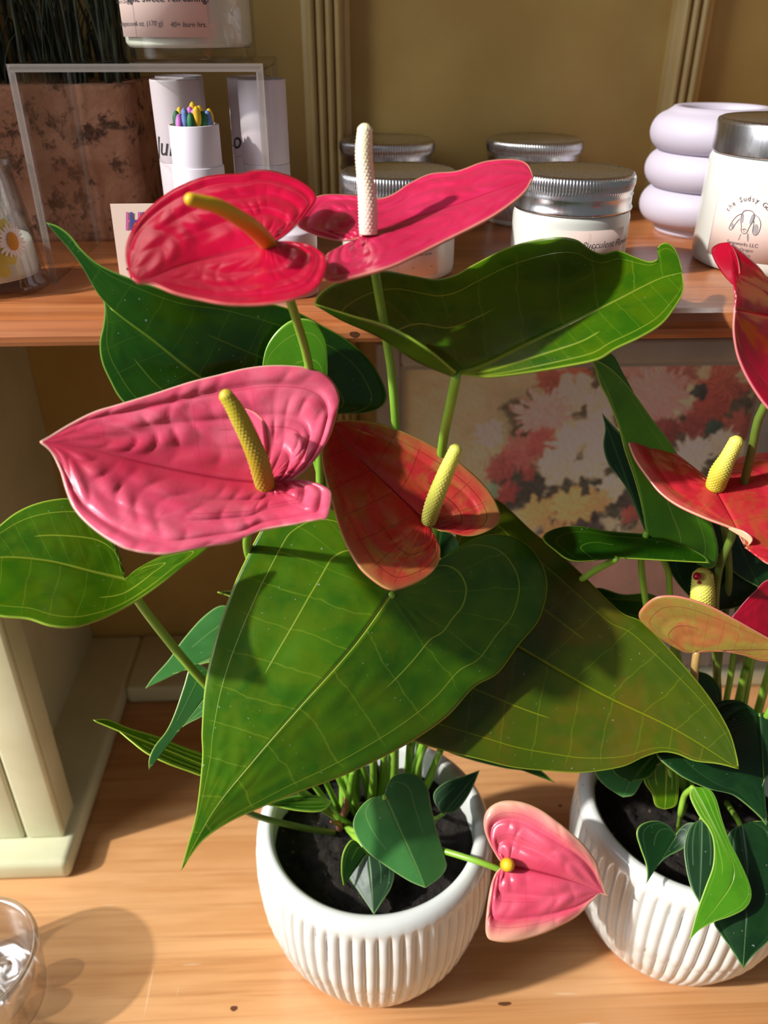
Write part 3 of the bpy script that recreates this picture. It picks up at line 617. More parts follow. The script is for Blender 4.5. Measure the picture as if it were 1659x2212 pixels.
b7 = leaf('leaf', B, M_LEAF_DEEP, (1640, 1545), (1657, 1786), [(1600, 1515), (1547, 1518), (1490, 1560), (1435, 1610), (1420, 1633), (1457, 1667), (1488, 1686), (1533, 1705), (1579, 1716), (1610, 1737), (1642, 1766)],
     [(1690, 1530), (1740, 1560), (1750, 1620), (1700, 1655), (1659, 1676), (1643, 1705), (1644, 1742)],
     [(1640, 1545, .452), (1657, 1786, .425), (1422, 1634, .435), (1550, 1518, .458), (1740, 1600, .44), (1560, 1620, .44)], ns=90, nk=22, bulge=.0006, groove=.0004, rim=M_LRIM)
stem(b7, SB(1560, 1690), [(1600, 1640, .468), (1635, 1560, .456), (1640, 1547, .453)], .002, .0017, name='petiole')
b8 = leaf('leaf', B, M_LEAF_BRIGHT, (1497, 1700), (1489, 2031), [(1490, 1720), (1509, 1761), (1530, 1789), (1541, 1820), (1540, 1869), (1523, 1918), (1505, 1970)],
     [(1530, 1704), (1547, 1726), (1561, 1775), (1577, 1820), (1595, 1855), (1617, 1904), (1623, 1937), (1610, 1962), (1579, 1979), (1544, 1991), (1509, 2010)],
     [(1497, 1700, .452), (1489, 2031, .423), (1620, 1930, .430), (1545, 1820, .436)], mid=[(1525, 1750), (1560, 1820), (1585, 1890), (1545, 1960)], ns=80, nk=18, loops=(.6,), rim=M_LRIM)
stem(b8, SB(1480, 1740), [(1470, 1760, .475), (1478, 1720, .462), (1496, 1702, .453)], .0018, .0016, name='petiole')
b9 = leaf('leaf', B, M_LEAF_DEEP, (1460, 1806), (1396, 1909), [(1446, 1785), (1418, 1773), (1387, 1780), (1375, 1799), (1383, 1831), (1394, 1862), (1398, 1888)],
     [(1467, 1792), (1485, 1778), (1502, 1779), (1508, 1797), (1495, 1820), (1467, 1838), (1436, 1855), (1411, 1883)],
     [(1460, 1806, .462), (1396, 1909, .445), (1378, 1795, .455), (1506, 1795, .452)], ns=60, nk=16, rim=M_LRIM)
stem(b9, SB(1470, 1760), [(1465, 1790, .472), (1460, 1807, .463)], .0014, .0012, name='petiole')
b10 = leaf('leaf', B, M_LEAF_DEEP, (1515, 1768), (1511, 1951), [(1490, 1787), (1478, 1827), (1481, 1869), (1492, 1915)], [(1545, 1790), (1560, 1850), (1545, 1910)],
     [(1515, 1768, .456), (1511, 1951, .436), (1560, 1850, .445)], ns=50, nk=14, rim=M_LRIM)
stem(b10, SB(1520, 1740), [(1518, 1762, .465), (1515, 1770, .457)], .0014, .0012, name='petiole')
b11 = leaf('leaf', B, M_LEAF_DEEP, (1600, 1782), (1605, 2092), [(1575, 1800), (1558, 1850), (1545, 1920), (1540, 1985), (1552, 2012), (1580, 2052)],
     [(1660, 1775), (1720, 1820), (1735, 1920), (1705, 1990), (1659, 2034), (1625, 2066)],
     [(1600, 1782, .455), (1605, 2092, .43), (1545, 1950, .438), (1735, 1920, .435)], mid=[(1612, 1880), (1610, 1990)], ns=80, nk=20, fold=.1, groove=.0004, rim=M_LRIM)
stem(b11, SB(1570, 1735), [(1590, 1765, .466), (1600, 1784, .456)], .0018, .0014, name='petiole')
for (ba, ti, le, ri, dd, mm) in (((1390, 1610), (1345, 1722), [(1330, 1610), (1285, 1650), (1288, 1675), (1310, 1700)], [(1400, 1660), (1383, 1695), (1368, 1717)], .483, M_LEAF_YOUNG),
                             ((1430, 1610), (1365, 1688), [(1370, 1605), (1320, 1640), (1330, 1672)], [(1425, 1645), (1404, 1678)], .475, M_LEAF_DARK)):
    q = leaf('leaf', B, mm, ba, ti, le, ri, [(ba[0], ba[1], dd), (ti[0], ti[1], dd-.005), (le[1][0], le[1][1], dd)], ns=46, nk=12, rim=M_LRIM)
    stem(q, SB(1480, 1710), [(1450, 1660, dd+.004), (ba[0], ba[1], dd+.001)], .0015, .0012, name='petiole')
q = leaf('leaf', B, M_LEAF, (1440, 1640), (1436, 1748), [(1395, 1665), (1392, 1690), (1408, 1715), (1416, 1740)], [(1462, 1665), (1466, 1700), (1461, 1738)],
     [(1440, 1640, .47), (1436, 1748, .476), (1466, 1700, .472)], ns=46, nk=12, rim=M_SHEATH, label='withering leaf with brown tip')
stem(q, SB(1460, 1720), [(1452, 1690, .478), (1440, 1642, .471)], .0014, .0012, name='petiole')
for a, b in (((1580, 1660), (1625, 1410, .462)), ((1600, 1665), (1665, 1440, .466)), ((1560, 1670), (1610, 1450, .470))):
    s0 = SB(*a); e = P(*b); v, f = tube([s0, (s0+e)/2, e], [.0028, .0026, .0022], 12, 20); mk('flower_stem', v, f, M_STEM, B)
# S6 crimson, cut by the frame's right edge
flower(B, M_SP_CRIMSON, ((1790, 720), (1586, 672),
   [(1800, 660), (1760, 635), (1710, 632), (1662, 606), (1640, 580), (1610, 551), (1574, 524), (1590, 552), (1597, 590), (1591, 632)],
   [(1840, 780), (1840, 860), (1760, 905), (1700, 905), (1662, 886), (1630, 845), (1605, 800), (1590, 758), (1584, 712)],
   [(1790, 720, .355), (1586, 672, .345), (1574, 524, .368), (1662, 886, .352), (1720, 640, .37), (1597, 590, .350), (1680, 740, .362)]),
   [(1790, 718, .354), (1800, 660, .34), (1808, 610, .33)], [.0036, .0034, .0028], M_SX_Y, .05, 'curled crimson spathe',
   (SB(1560, 1680), [(1545, 1300, .45), (1583, 1150, .425), (1622, 980, .395), (1650, 880, .376), (1740, 780, .36), (1788, 722, .356)], .0024, .0019, M_STEM_D),
   mid=[(1700, 690)], ns=90, nk=24, bulge=.0008, groove=.0004, nsec=6,
   extra=[([(1574, 524), (1552, 528), (1538, 541), (1546, 567), (1566, 597), (1589, 621)], [(1576, 525), (1586, 540), (1594, 560), (1598, 585), (1596, 605), (1591, 625)], [(1574, 524, .367), (1540, 545, .372), (1589, 621, .352), (1597, 585, .351)], .7)])
# S7 red with olive lobes
flower(B, M_SP_MIX, ((1540, 1050), (1610, 1182),
   [(1527, 1034), (1494, 1007), (1451, 975), (1404, 944), (1366, 932), (1353, 940), (1368, 986), (1393, 1025), (1425, 1065), (1465, 1094), (1523, 1121), (1574, 1140), (1603, 1157)],
   [(1570, 1015), (1600, 988), (1660, 978), (1740, 985), (1790, 1040), (1780, 1130), (1740, 1195), (1700, 1228), (1660, 1218), (1635, 1200)],
   [(1540, 1050, .405), (1610, 1182, .375), (1355, 940, .412), (1523, 1121, .385), (1660, 980, .42), (1780, 1100, .395), (1450, 1030, .408)]),
   [(1545, 1050, .403), (1556, 1020, .396), (1574, 985, .390), (1590, 955, .386)], [.0046, .0046, .0036, .0031], M_SX_K, .13, 'red spathe with olive-green lobes',
   (SB(1540, 1690), [(1550, 1450, .475), (1575, 1250, .452), (1560, 1110, .425), (1545, 1056, .407)], .0022, .0018, M_STEM_D),
   ns=110, nk=30, bulge=.0009, groove=.0005, nsec=5, loops=(.4, .72),
   extra=[([(1574, 1142), (1600, 1158), (1618, 1172), (1610, 1183)], [(1580, 1138), (1608, 1148), (1626, 1165), (1614, 1182)], [(1574, 1142, .381), (1600, 1158, .377), (1626, 1165, .372)], 1.)])
# S8 olive spathe seen from below with a fruiting spadix
o8 = flower(B, M_SP_OLIVE, ((1503, 1409), (1700, 1400),
   [(1476, 1407), (1440, 1387), (1407, 1362), (1381, 1335), (1386, 1315), (1415, 1291), (1454, 1287), (1494, 1295), (1538, 1311), (1585, 1336), (1660, 1378)],
   [(1523, 1403), (1548, 1403), (1603, 1414), (1660, 1428)],
   [(1503, 1409, .435), (1700, 1400, .415), (1383, 1330, .430), (1454, 1287, .418), (1585, 1336, .412)]),
   [(1516, 1345, .446), (1517, 1310, .443), (1518, 1275, .440), (1518, 1246, .438)], [.0058, .0060, .0060, .0050], M_SX_K, .13, 'olive spathe flushed red, seen from below',
   (SB(1500, 1690), [(1497, 1560, .455), (1500, 1455, .440), (1505, 1412, .436)], .0024, .0021, M_STEM_R), ns=90, nk=22, bulge=.0006, groove=.0003, nsec=5, loops=(.3, .6), rim=M_SRIM)
for px, py, d, r in ((1506, 1245, .432, 9), (1532, 1240, .436, 6), (1510, 1258, .434, 4)):
    c = P(px, py, d); v, f = lathe(c, [(r*d/F*math.sin(t), -r*d/F*math.cos(t)) for t in np.linspace(0.01, PI-.01, 10)], 14); mk('berry', v, f, M_BERRY, o8.children[0])
flower(B, M_SP_CRIMSON, ((1720, 1420), (1580, 1334), [(1690, 1420), (1640, 1400), (1600, 1360)], [(1760, 1380), (1740, 1280), (1665, 1252), (1630, 1278), (1608, 1300)],
   [(1720, 1420, .435), (1580, 1334, .436), (1665, 1252, .450), (1640, 1400, .43)]), None, None, None, 0, 'deep crimson spathe behind the olive one',
   (SB(1580, 1690), [(1650, 1560, .455), (1715, 1450, .44), (1720, 1422, .436)], .0022, .002), ns=60, nk=20, bulge=.0009, groove=.0005, nsec=5)

# ------------------------------------------------------------------ text helper
def text_geo(s, size, shear=0., align='CENTER', bold=0.):
    cu = bpy.data.curves.new('txt', 'FONT'); cu.body = s; cu.size = size; cu.align_x = align; cu.shear = shear; cu.resolution_u = 3; cu.offset = bold
    ob = bpy.data.objects.new('txt', cu); COL.objects.link(ob); dg = bpy.context.evaluated_depsgraph_get()
    me = ob.evaluated_get(dg).to_mesh(); v = [tuple(x.co) for x in me.vertices]; f = [tuple(p.vertices) for p in me.polygons]
    ob.evaluated_get(dg).to_mesh_clear(); bpy.data.objects.remove(ob); bpy.data.curves.remove(cu); return v, f
def on_cyl(vf, c, r, ang, z, rot=0., eps=.00025):
    v, f = vf; out = []
    cr, s_ = math.cos(rot), math.sin(rot)
    for x, y, _ in v:
        x, y = x*cr-y*s_, x*s_+y*cr; a = ang+x/r
        out.append((c[0]+(r+eps)*math.sin(a), c[1]-(r+eps)*math.cos(a), z+y))
    return out, f
def arc_text(s, size, c, r, ang, z, rad, a0, a1):
    parts = []; n = len(s)
    for i, ch in enumerate(s):
        if ch == ' ': continue
        t = a0+(a1-a0)*i/(n-1); x = rad*math.sin(t); y = rad*math.cos(t)
        parts.append(on_cyl(text_geo(ch, size), c, r, ang+x/r, z+y, -t))
    return join(parts)
def stroke(pts, wd):                                  # flat pen stroke in label plane
    p = catmull(pts, max(8, 6*len(pts))); T = np.gradient(p, axis=0); T /= np.linalg.norm(T, axis=1)[:, None]+1e-12; N = np.c_[-T[:, 1], T[:, 0]]
    v = [(a[0], a[1], 0) for a in np.vstack([p+N*wd/2, p-N*wd/2])]; n = len(p)
    return v, [(i, i+1, n+i+1, n+i) for i in range(n-1)]
def blob(cx, cy, rx, ry, rot=0, n=20):
    v = [(cx, cy, 0)]
    for i in range(n):
        a = 2*PI*i/n; x, y = rx*math.cos(a), ry*math.sin(a); v.append((cx+x*math.cos(rot)-y*math.sin(rot), cy+x*math.sin(rot)+y*math.cos(rot), 0))
    return v, [(0, 1+i, 1+(i+1) % n) for i in range(n)]
def cyl_patch(c, r, a0, a1, z0, z1, t=.0003, n=24):
    v = []; 
    for rr in (r, r+t):
        for z in (z0, z1):
            for i in range(n+1):
                a = a0+(a1-a0)*i/n; v.append((c[0]+rr*math.sin(a), c[1]-rr*math.cos(a), z))
    m = n+1; f = []
    for i in range(n):
        f += [(2*m+i, 2*m+i+1, 3*m+i+1, 3*m+i), (i, m+i, m+i+1, i+1), (m+i, 3*m+i, 3*m+i+1, m+i+1), (i, i+1, 2*m+i+1, 2*m+i)]
    return v, f+[(0, 2*m, 3*m, m), (n, m+n, 3*m+n, 2*m+n)]

M_LABEL = plain('kraft_label', sr(222, 196, 186), .7)
M_WAX = plain('cream_wax', sr(244, 238, 222), .45, Subsurface_Weight=.3, Subsurface_Radius=(.01, .008, .006))
def frosted():
    t = NT('frosted_glass'); return t.set(Base_Color=sr(220, 220, 212), Roughness=.35, Transmission_Weight=.1, Coat_Weight=.5, Coat_Roughness=.12)
M_FROST = frosted()
def glassm(name, tint=(1, 1, 1, 1), rough=.02, refl=.05):          # clear glass that lets daylight through
    t = NT(name); g = t.new('ShaderNodeBsdfGlossy'); g.inputs['Roughness'].default_value = rough
    tr = t.new('ShaderNodeBsdfTransparent'); tr.inputs[0].default_value = tint
    lw = t.new('ShaderNodeLayerWeight'); lw.inputs[0].default_value = .5
    mx = t.new('ShaderNodeMixShader'); t.link(t.math('ADD', t.math('MULTIPLY', t.math('POWER', lw.outputs[1], 4.0), .6), refl), mx.inputs[0]); t.link(tr.outputs[0], mx.inputs[1]); t.link(g.outputs[0], mx.inputs[2]); t.link(mx.outputs[0], t.out.inputs[0]); return t.m
M_GLASS = glassm('clear_glass', (.93, .95, .94, 1)); M_ACRYL = glassm('clear_acrylic', (.90, .88, .86, 1), .04)
M_TUMBLER = glassm('thick_clear_glass', (.99, .99, .99, 1), .14, .34)
def alu():
    t = NT('brushed_aluminium'); n = t.noise(t.coord((200, 200, 6)), 3, 2)
    return t.set(Base_Color=sr(206, 206, 208), Metallic=1, Roughness=t.math('ADD', .22, t.math('MULTIPLY', n, .12)))
M_ALU = alu()

def goat_logo(c, r, ang, z, sc):
    """pencil drawing of a lop-eared goat head, built of strokes and shaded blobs"""
    S = []; sh = []
    def st(pts, wd=.018): S.append(stroke([(x*sc, y*sc) for x, y in pts], wd*sc))
    st([(-.30, .35), (-.22, .50), (0, .56), (.22, .50), (.33, .33)], .03); st([(-.30, .35), (-.30, .1), (-.20, -.2), (-.16, -.42), (-.02, -.52), (.12, -.45), (.18, -.2), (.30, .1), (.33, .33)], .024)
    st([(.33, .40), (.55, .25), (.68, -.05), (.64, -.42), (.50, -.52), (.38, -.38), (.36, -.1), (.34, .12)], .024); st([(-.32, .36), (-.55, .2), (-.75, -.15), (-.80, -.42), (-.66, -.42), (-.50, -.1), (-.36, .12)], .024)
    st([(-.12, -.36), (-.02, -.30), (.09, -.36)], .03); st([(-.02, -.38), (-.02, -.46)]); st([(-.14, -.55), (-.20, -.85)]); st([(.16, -.50), (.26, -.85)])
    for b in ((.50, -.25, .11, .24, .1), (.22, .18, .07, .26, -.1), (-.22, .16, .05, .22, .1), (-.66, -.25, .08, .16, .5), (.22, -.65, .05, .18, .2)): sh.append(blob(*[q*sc for q in b[:4]], b[4]))
    return on_cyl(join(S), c, r, ang, z), on_cyl(join(sh), c, r, ang, z, eps=.00015)
M_SHADE = plain('pencil_shading', sr(150, 146, 150), .8)

# ------------------------------------------------------------------ jars with knurled screw lids
def jar(px, py, wpx, label, ang, dark=False, logo=True, name='candle_jar', title='Succulent Flower', y=None):
    """lid-top centre at pixel on the shelf"""
    Hh = .0515; p = G(px, py, ZS+Hh) if y is None else Y(px, py, y)
    c = np.array([p[0], p[1], ZS]); r = wpx/F*np.dot(c+(0, 0, Hh)-CAM, FW)/2
    t = thing(name, c, label, 'jar', 'screw-lid candle jars')
    rb = r*1.0
    v, f = lathe(c, [(0, .0), (rb*.93, 0), (rb*.985, .0015), (rb, .005), (rb, .030), (rb*.97, .0335), (rb*.93, .0345), (0, .0345)], 72); mk('glass_body', v, f, M_FROST, t)
    def kn(rr, z, a, i): return rr+(.00045*math.sin(120*a) if 8 <= i <= 10 else 0)
    zl = .0335
    pr = [(rb*.95, zl), (rb*1.0, zl), (rb*1.01, zl+.0012), (rb*.985, zl+.0022), (rb*.985, zl+.0068), (rb*1.0, zl+.0078), (rb*.98, zl+.0088), (rb*.995, zl+.0102), (rb*.985, zl+.0112),
          (rb*1.0, zl+.0125), (rb*1.0, zl+.0155), (rb*.985, zl+.0172), (rb*.94, zl+.018), (rb*.90, zl+.0174), (0, zl+.0174)]
    v, f = lathe(c, pr, 480, kn); weld(mk('lid', v, f, M_ALU, t, label='silver screw lid'))
    a0, a1 = ang-.75, ang+.75
    lb = mk('label', *cyl_patch(c, rb, a0, a1, .004+ZS, .027+ZS), M_LABEL, t)
    T = []
    T.append(on_cyl(text_geo(title, .0048, .25), c, rb+.0003, ang+.42, ZS+.0185)); T.append(on_cyl(text_geo('goat milk candle', .0018, .1), c, rb+.0003, ang+.40, ZS+.0145))
    T.append(on_cyl(([(-.006, 0, 0), (.006, 0, 0), (.006, .0002, 0), (-.006, .0002, 0)], [(0, 1, 2, 3)]), c, rb+.0003, ang+.42, ZS+.0085))
    T.append(on_cyl(([(0, -.011, 0), (.0001, -.011, 0), (.0001, .011, 0), (0, .011, 0)], [(0, 1, 2, 3)]), c, rb+.0003, ang-.02, ZS+.0155))
    T.append(arc_text('the Sudsy Goat', .0022, c, rb+.0003, ang-.38, ZS+.0125, .0075, -1.1, 1.1))
    g, s_ = goat_logo(c, rb+.0003, ang-.38, ZS+.0125, .0085); T.append(g)
    mk('print', *join(T), M_GREYINK, lb, smooth=False); mk('print_shading', *s_, M_SHADE, lb, smooth=False)
    return t
jar(862, 366, 252, 'screw-lid jar directly behind the cream-spadix flower, front row', -.05, title='Sweet Basil')
jar(1244, 366, 255, 'screw-lid jar labelled Succulent, beside the large jar', .10, title='Succulent Flower')
jar(836, 305, 204, 'rear screw-lid jar in the shade of the fluted strip', -.2, y=.588)
jar(1155, 314, 205, 'rear screw-lid jar half hidden behind the jar labelled Succulent', -.35, y=.588)

# large candle jar at the right
c = np.array([Y(1642, 620, .467)[0], .467, ZS]); r = .0412
J = thing('large_candle_jar', c, 'large white candle jar with smooth silver lid and goat drawing', 'jar')
v, f = lathe(c, [(0, 0), (r*.9, 0), (r*.97, .0015), (r*.985, .004), (r, .006), (r, .050), (r*.985, .055), (r*.94, .058), (0, .058)], 80); mk('glass_body', v, f, M_FROST, J)
v, f = lathe(c, [(r*.9, .0575), (r*.975, .0575), (r*.98, .0585), (r*.98, .0715), (r*.965, .0733), (r*.93, .074), (r*.9, .0732), (0, .0732)], 96); weld(mk('lid', v, f, M_ALU, J, label='smooth silver lid'))
lb = mk('label', *cyl_patch(c, r, -1.30, .6, ZS+.008, ZS+.041, n=40), M_LABEL, J)
T = [arc_text('the Sudsy Goat', .0034, c, r+.0003, -.80, ZS+.0255, .0125, -1.05, 1.05), on_cyl(text_geo('Soapworks LLC', .0026), c, r+.0003, -.80, ZS+.0158), on_cyl(text_geo('Made in Oregon', .0022), c, r+.0003, -.82, ZS+.0132),
     on_cyl(text_geo('sudsygoat.com', .0022), c, r+.0003, -.82, ZS+.0106), on_cyl(text_geo('A', .008, .2), c, r+.0003, -.12, ZS+.026), on_cyl(text_geo('soap', .0026), c, r+.0003, -.14, ZS+.0185), on_cyl(text_geo('candle', .0030, .2), c, r+.0003, -.14, ZS+.011)]
g, s_ = goat_logo(c, r+.0003, -.80, ZS+.0275, .0108); T.append(g)
mk('print', *join(T), M_GREYINK, lb, smooth=False); mk('print_shading', *s_, M_SHADE, lb, smooth=False)

# white bubble vase behind it
c = np.array([Y(1548, 300, .548)[0], .548, ZS]); M_CERAM = plain('matte_white_ceramic', sr(188, 180, 194), .55)
pr = [(0, 0), (.028, 0), (.029, .002), (.0275, .006)]
for k in range(3):
    for t in np.linspace(-1.25, 1.25, 12): pr.append((.0285+.0118*math.cos(t), .0165+.0212*k+.0116*math.sin(t)))
pr += [(.030, .0713), (.028, .0730), (.024, .0730), (.022, .071), (.021, .03), (0, .028)]
v, f = lathe(c, pr, 96); o = weld(mk('bubble_vase', v, f, M_CERAM)); tag(o, 'white ceramic vase of three stacked bulges behind the large jar', 'vase')

# ------------------------------------------------------------------ acrylic riser, candle on it, tubes
RX0, RX1, RY0, RY1, RZ = -.157, -.0395, .438, .528, .503
t_ = .0034
R = thing('acrylic_riser', ((RX0+RX1)/2, .48, ZS), 'clear acrylic riser bridging the white tubes', 'display stand')
boxobj('top_panel', (RX0, RX1, RY0, RY1, RZ-t_, RZ), M_ACRYL, R, .0011)
boxobj('side_panel', (RX0, RX0+t_, RY0, RY1, ZS, RZ-t_), M_ACRYL, R, .0008); boxobj('side_panel', (RX1-t_, RX1, RY0, RY1, ZS, RZ-t_), M_ACRYL, R, .0008)
tq = NT('polished_acrylic_edge'); tb_ = tq.new('ShaderNodeBsdfTransparent'); mq = tq.new('ShaderNodeMixShader'); mq.inputs[0].default_value = .24
tq.set(Base_Color=sr(196, 186, 178), Roughness=.3); tq.link(tb_.outputs[0], mq.inputs[1]); tq.link(tq.b.outputs[0], mq.inputs[2]); tq.link(mq.outputs[0], tq.out.inputs[0])
for d_ in ((RX0, RX0+t_, RY0-.0006, RY0, ZS, RZ-t_), (RX1-t_, RX1, RY0-.0006, RY0, ZS, RZ-t_), (RX0, RX1, RY0-.0006, RY0, RZ-t_, RZ), (RX0, RX0+t_*.6, RY1, RY1+.0006, ZS, RZ-t_), (RX1-t_, RX1, RY1, RY1+.0006, ZS, RZ-t_)):
    boxobj('edge_strip', d_, tq.m, R)
c = np.array([Y(411, 100, .476)[0], .476, RZ]); r = .0325
J = thing('glass_candle', c, 'clear glass candle with kraft label standing on the acrylic riser', 'candle')
v, f = lathe(c, [(0, 0), (r*.95, 0), (r, .002), (r, .085), (r*.97, .0855), (r*.955, .084), (r*.955, .008), (r*.9, .0055), (0, .0055)], 80); mk('glass', v, f, M_GLASS, J)
v, f = lathe(c, [(0, .006), (r*.9, .006), (r*.945, .008), (r*.945, .062), (0, .062)], 64); mk('wax', v, f, M_WAX, J, label='cream wax')
v, f = tube([c+(0, 0, .06), c+(0, 0, .07)], .0008, 6, 4); mk('wick', v, f, M_INK, J)
lb = mk('label', *cyl_patch(c, r, -1.05, .45, RZ+.0105, RZ+.062, n=40), M_LABEL, J)
T = [on_cyl(text_geo('light. sweet. refreshing.', .0044, .12, bold=.00005), c, r+.0003, -.14, RZ+.0245), on_cyl(text_geo('6 oz. (170 g)', .0030, .12), c, r+.0003, -.42, RZ+.0150), on_cyl(text_geo('40+ burn hrs.', .0030, .12), c, r+.0003, .17, RZ+.0145),
     on_cyl(text_geo('made in Oregon', .0024, .1), c, r+.0003, -.90, RZ+.0240), on_cyl(text_geo('sudsygoat.com', .0026, .1), c, r+.0003, -.88, RZ+.0150),
     on_cyl(([(0, -.026, 0), (.00014, -.026, 0), (.00014, .026, 0), (0, .026, 0)], [(0, 1, 2, 3)]), c, r+.0003, -.66, RZ+.0365),
     on_cyl(text_geo('lemon verbena', .0070, .15), c, r+.0003, -.14, RZ+.036)]
mk('print', *join(T), M_INK, lb, smooth=False)

M_TUBE = plain('white_card_tube', sr(216, 208, 216), .5)
def tubebox(px, y, top, wpx, label, word=None, wang=0, sub=None, grp='white card tubes'):
    p = Y(px, top, y); c = np.array([p[0], y, ZS]); r = wpx/2/F*np.dot(p-CAM, FW); H = p[2]-ZS
    t = thing('card_tube', c, label, 'tube', grp)
    s = H*.575
    v, f = lathe(c, [(0, 0), (r*.96, 0), (r, .0006), (r, s-.0004), (r*.985, s), (0, s)], 56); mk('tube_body', v, f, M_TUBE, t)
    v, f = lathe(c, [(r*.985, s+.0001), (r, s+.0006), (r, H-.0008), (r*.985, H), (r*.95, H), (r*.94, H-.0006), (0, H-.0006)], 56); mk('cap', v, f, M_TUBE, t)
    if word: mk('print', *on_cyl(text_geo(word, .013, .3), c, r, wang, ZS+s+.004), M_INK, t, smooth=False)
    if sub: mk('print', *on_cyl(text_geo(sub, .006, .3), c, r, wang, ZS+s*.62), M_INK, t, smooth=False)
    return t
tubebox(376, .482, 170, 106, 'white tube lettered Ju, just behind the open match tube', 'Juniper', .25)
tubebox(386, .512, 163, 102, 'white tube mostly hidden behind the one lettered Ju')
tubebox(564, .472, 170, 104, 'foremost white tube at the right under the riser', None, sub=None)
tubebox(540, .507, 165, 100, 'white tube lettered love behind the foremost right tube', 'Love', -.62, 'match')
t0 = bpy.data.objects['card_tube.002']; mk('print', *on_cyl(text_geo('matches', .006, .3), rootloc(t0), .0145, -.55, ZS+.036), M_INK, t0, smooth=False)
# open match tube
p = Y(418, 268, .455); c = np.array([p[0], .455, ZS]); dd = np.dot(p-CAM, FW); r = 57/F*dd; H = p[2]-ZS; s = H*.74
Tm = thing('match_tube', c, 'open white tube full of coloured matches', 'tube')
v, f = lathe(c, [(0, 0), (r*.97, 0), (r, .0006), (r, s-.0004), (r*.985, s), (r*.94, s)], 64); mk('tube_body', v, f, M_TUBE, Tm, label=None)
ri = r*.945
v, f = lathe(c, [(ri, s-.001), (ri, H-.0003), (ri*.985, H), (ri*.93, H), (ri*.92, H-.001), (ri*.92, .004), (0, .004)], 64); mk('inner_sleeve', v, f, M_TUBE, Tm)
mk('print', *on_cyl(text_geo('matches', .006, .3), c, r, .55, ZS+s*.40), M_INK, Tm, smooth=False)
MC = {'yellow': plain('match_yellow', sr(232, 190, 34), .6), 'green': plain('match_green', sr(34, 104, 62), .6), 'blue': plain('match_blue', sr(104, 134, 196), .6), 'pink': plain('match_pink', sr(206, 122, 200), .6)}
M_STICK = plain('match_wood', sr(226, 200, 160), .7)
hd = [(-.82, -.35, 'green', 0), (-.62, -.72, 'pink', -.0012), (-.30, -.70, 'blue', .0002), (.02, -.82, 'green', -.0004), (.36, -.72, 'yellow', .0022), (.64, -.50, 'green', 0), (.86, -.2, 'blue', 0), (.90, .12, 'yellow', .0006),
      (-.72, .22, 'yellow', .0012), (-.42, -.12, 'blue', .001), (-.12, .0, 'pink', .0016), (.12, -.2, 'pink', .0006), (-.05, .62, 'yellow', .0032), (.36, .25, 'yellow', .0018), (.30, -.1, 'pink', 0), (-.3, .4, 'blue', 0)]
pos = {'yellow': 0, 'green': 0, 'blue': 0, 'pink': 0}; words = ['front', 'leftmost', 'rightmost', 'rear', 'central', 'inner']
names = ['dark green-headed match at the left rim', 'short pink-headed match beside the left rim', 'blue-headed match at front left of the bundle', 'green-headed match at the very front of the bundle', 'tall yellow-headed match at the front of the bundle',
         'dark green-headed match at front right', 'blue-headed match near the right rim', 'yellow-headed match at the right rim', 'yellow-headed match at the left, behind the green one', 'blue-headed match left of the bundle centre', 'pink-headed match at the bundle centre',
         'low pink-headed match between the blue and yellow ones', 'rearmost yellow-headed match standing highest', 'yellow-headed match behind the tall front one', 'low pink-headed match right of the centre', 'low blue-headed match at the rear left']
rh = .0021
for (u, w_, cn, dz), nm in zip(hd, names):
    x, y = c[0]+u*(ri*.92-rh*1.15), c[1]+w_*(ri*.92-rh*1.15); zt = c[2]+H+.0028+dz
    m = thing('matchstick', (x, y, c[2]+.004), nm+' in the open tube', 'match', 'coloured matches in the open tube')
    v, f = box(x-.0008, x+.0008, y-.0008, y+.0008, c[2]+.0042, zt); mk('stick', v, f, M_STICK, m, smooth=False)
    v, f = lathe((x, y, zt-.0012), [(rh*math.sin(q), -.0048*math.cos(q)) for q in np.linspace(.02, PI-.02, 12)], 16); mk('match_head', v, f, MC[cn], m, label=cn+' match head')

# small white tin near the shelf edge, lettered Jas
c = np.array([Y(632, 650, .416)[0], .416, ZS]); r = .0135
t = thing('white_tin', c, 'small white tin lettered Jas under the glossy red flower', 'tin')
v, f = lathe(c, [(0, 0), (r*.96, 0), (r, .0008), (r, .022), (r*.98, .0225), (0, .0225)], 56); mk('tin_body', v, f, M_TUBE, t)
v, f = lathe(c, [(r*.99, .0226), (r*1.01, .023), (r*1.01, .030), (r*.98, .031), (0, .031)], 56); mk('lid', v, f, M_TUBE, t)
mk('print', *on_cyl(text_geo('Jasmine', .0075, .3), c, r, .72, ZS+.004), M_INK, t, smooth=False)

# hand-lettered card
a = Y(236, 457, .424); W_, H_ = .050, .0405
cd_ = thing('sign_card', (a[0]+W_/2, .424, ZS), 'cream card with hand lettering behind the glossy red flower', 'card')
tilt = .10
def cardpt(x, z, off=0): return (a[0]+x, .424+z*tilt-off, ZS+.0003+z)
v = [cardpt(x, z, o) for o in (0, .0006) for x, z in ((0, 0), (W_, 0), (W_, H_), (0, H_))]
mk('card', v, [(0, 1, 2, 3), (4, 7, 6, 5), (0, 4, 5, 1), (1, 5, 6, 2), (2, 6, 7, 3), (3, 7, 4, 0)], plain('card_stock', sr(226, 202, 186), .7), cd_, smooth=False)
def card_text(s, size, x, z, mat, off=.0008, dx=0):
    vv, ff = text_geo(s, size, .15, 'LEFT', .0001); mk('lettering', [cardpt(x+q[0]+dx, z+q[1], off) for q in vv], ff, mat, cd_, smooth=False)
card_text('Hand', .0120, .0062, .0285, M_PINKINK, .0008, -.0010); card_text('Hand', .0120, .0072, .0285, M_BLUEINK, .0010)
card_text('Lettered', .0095, .0072, .0165, M_BLUEINK); card_text('Tubes', .0085, .003, .0045, M_INK)

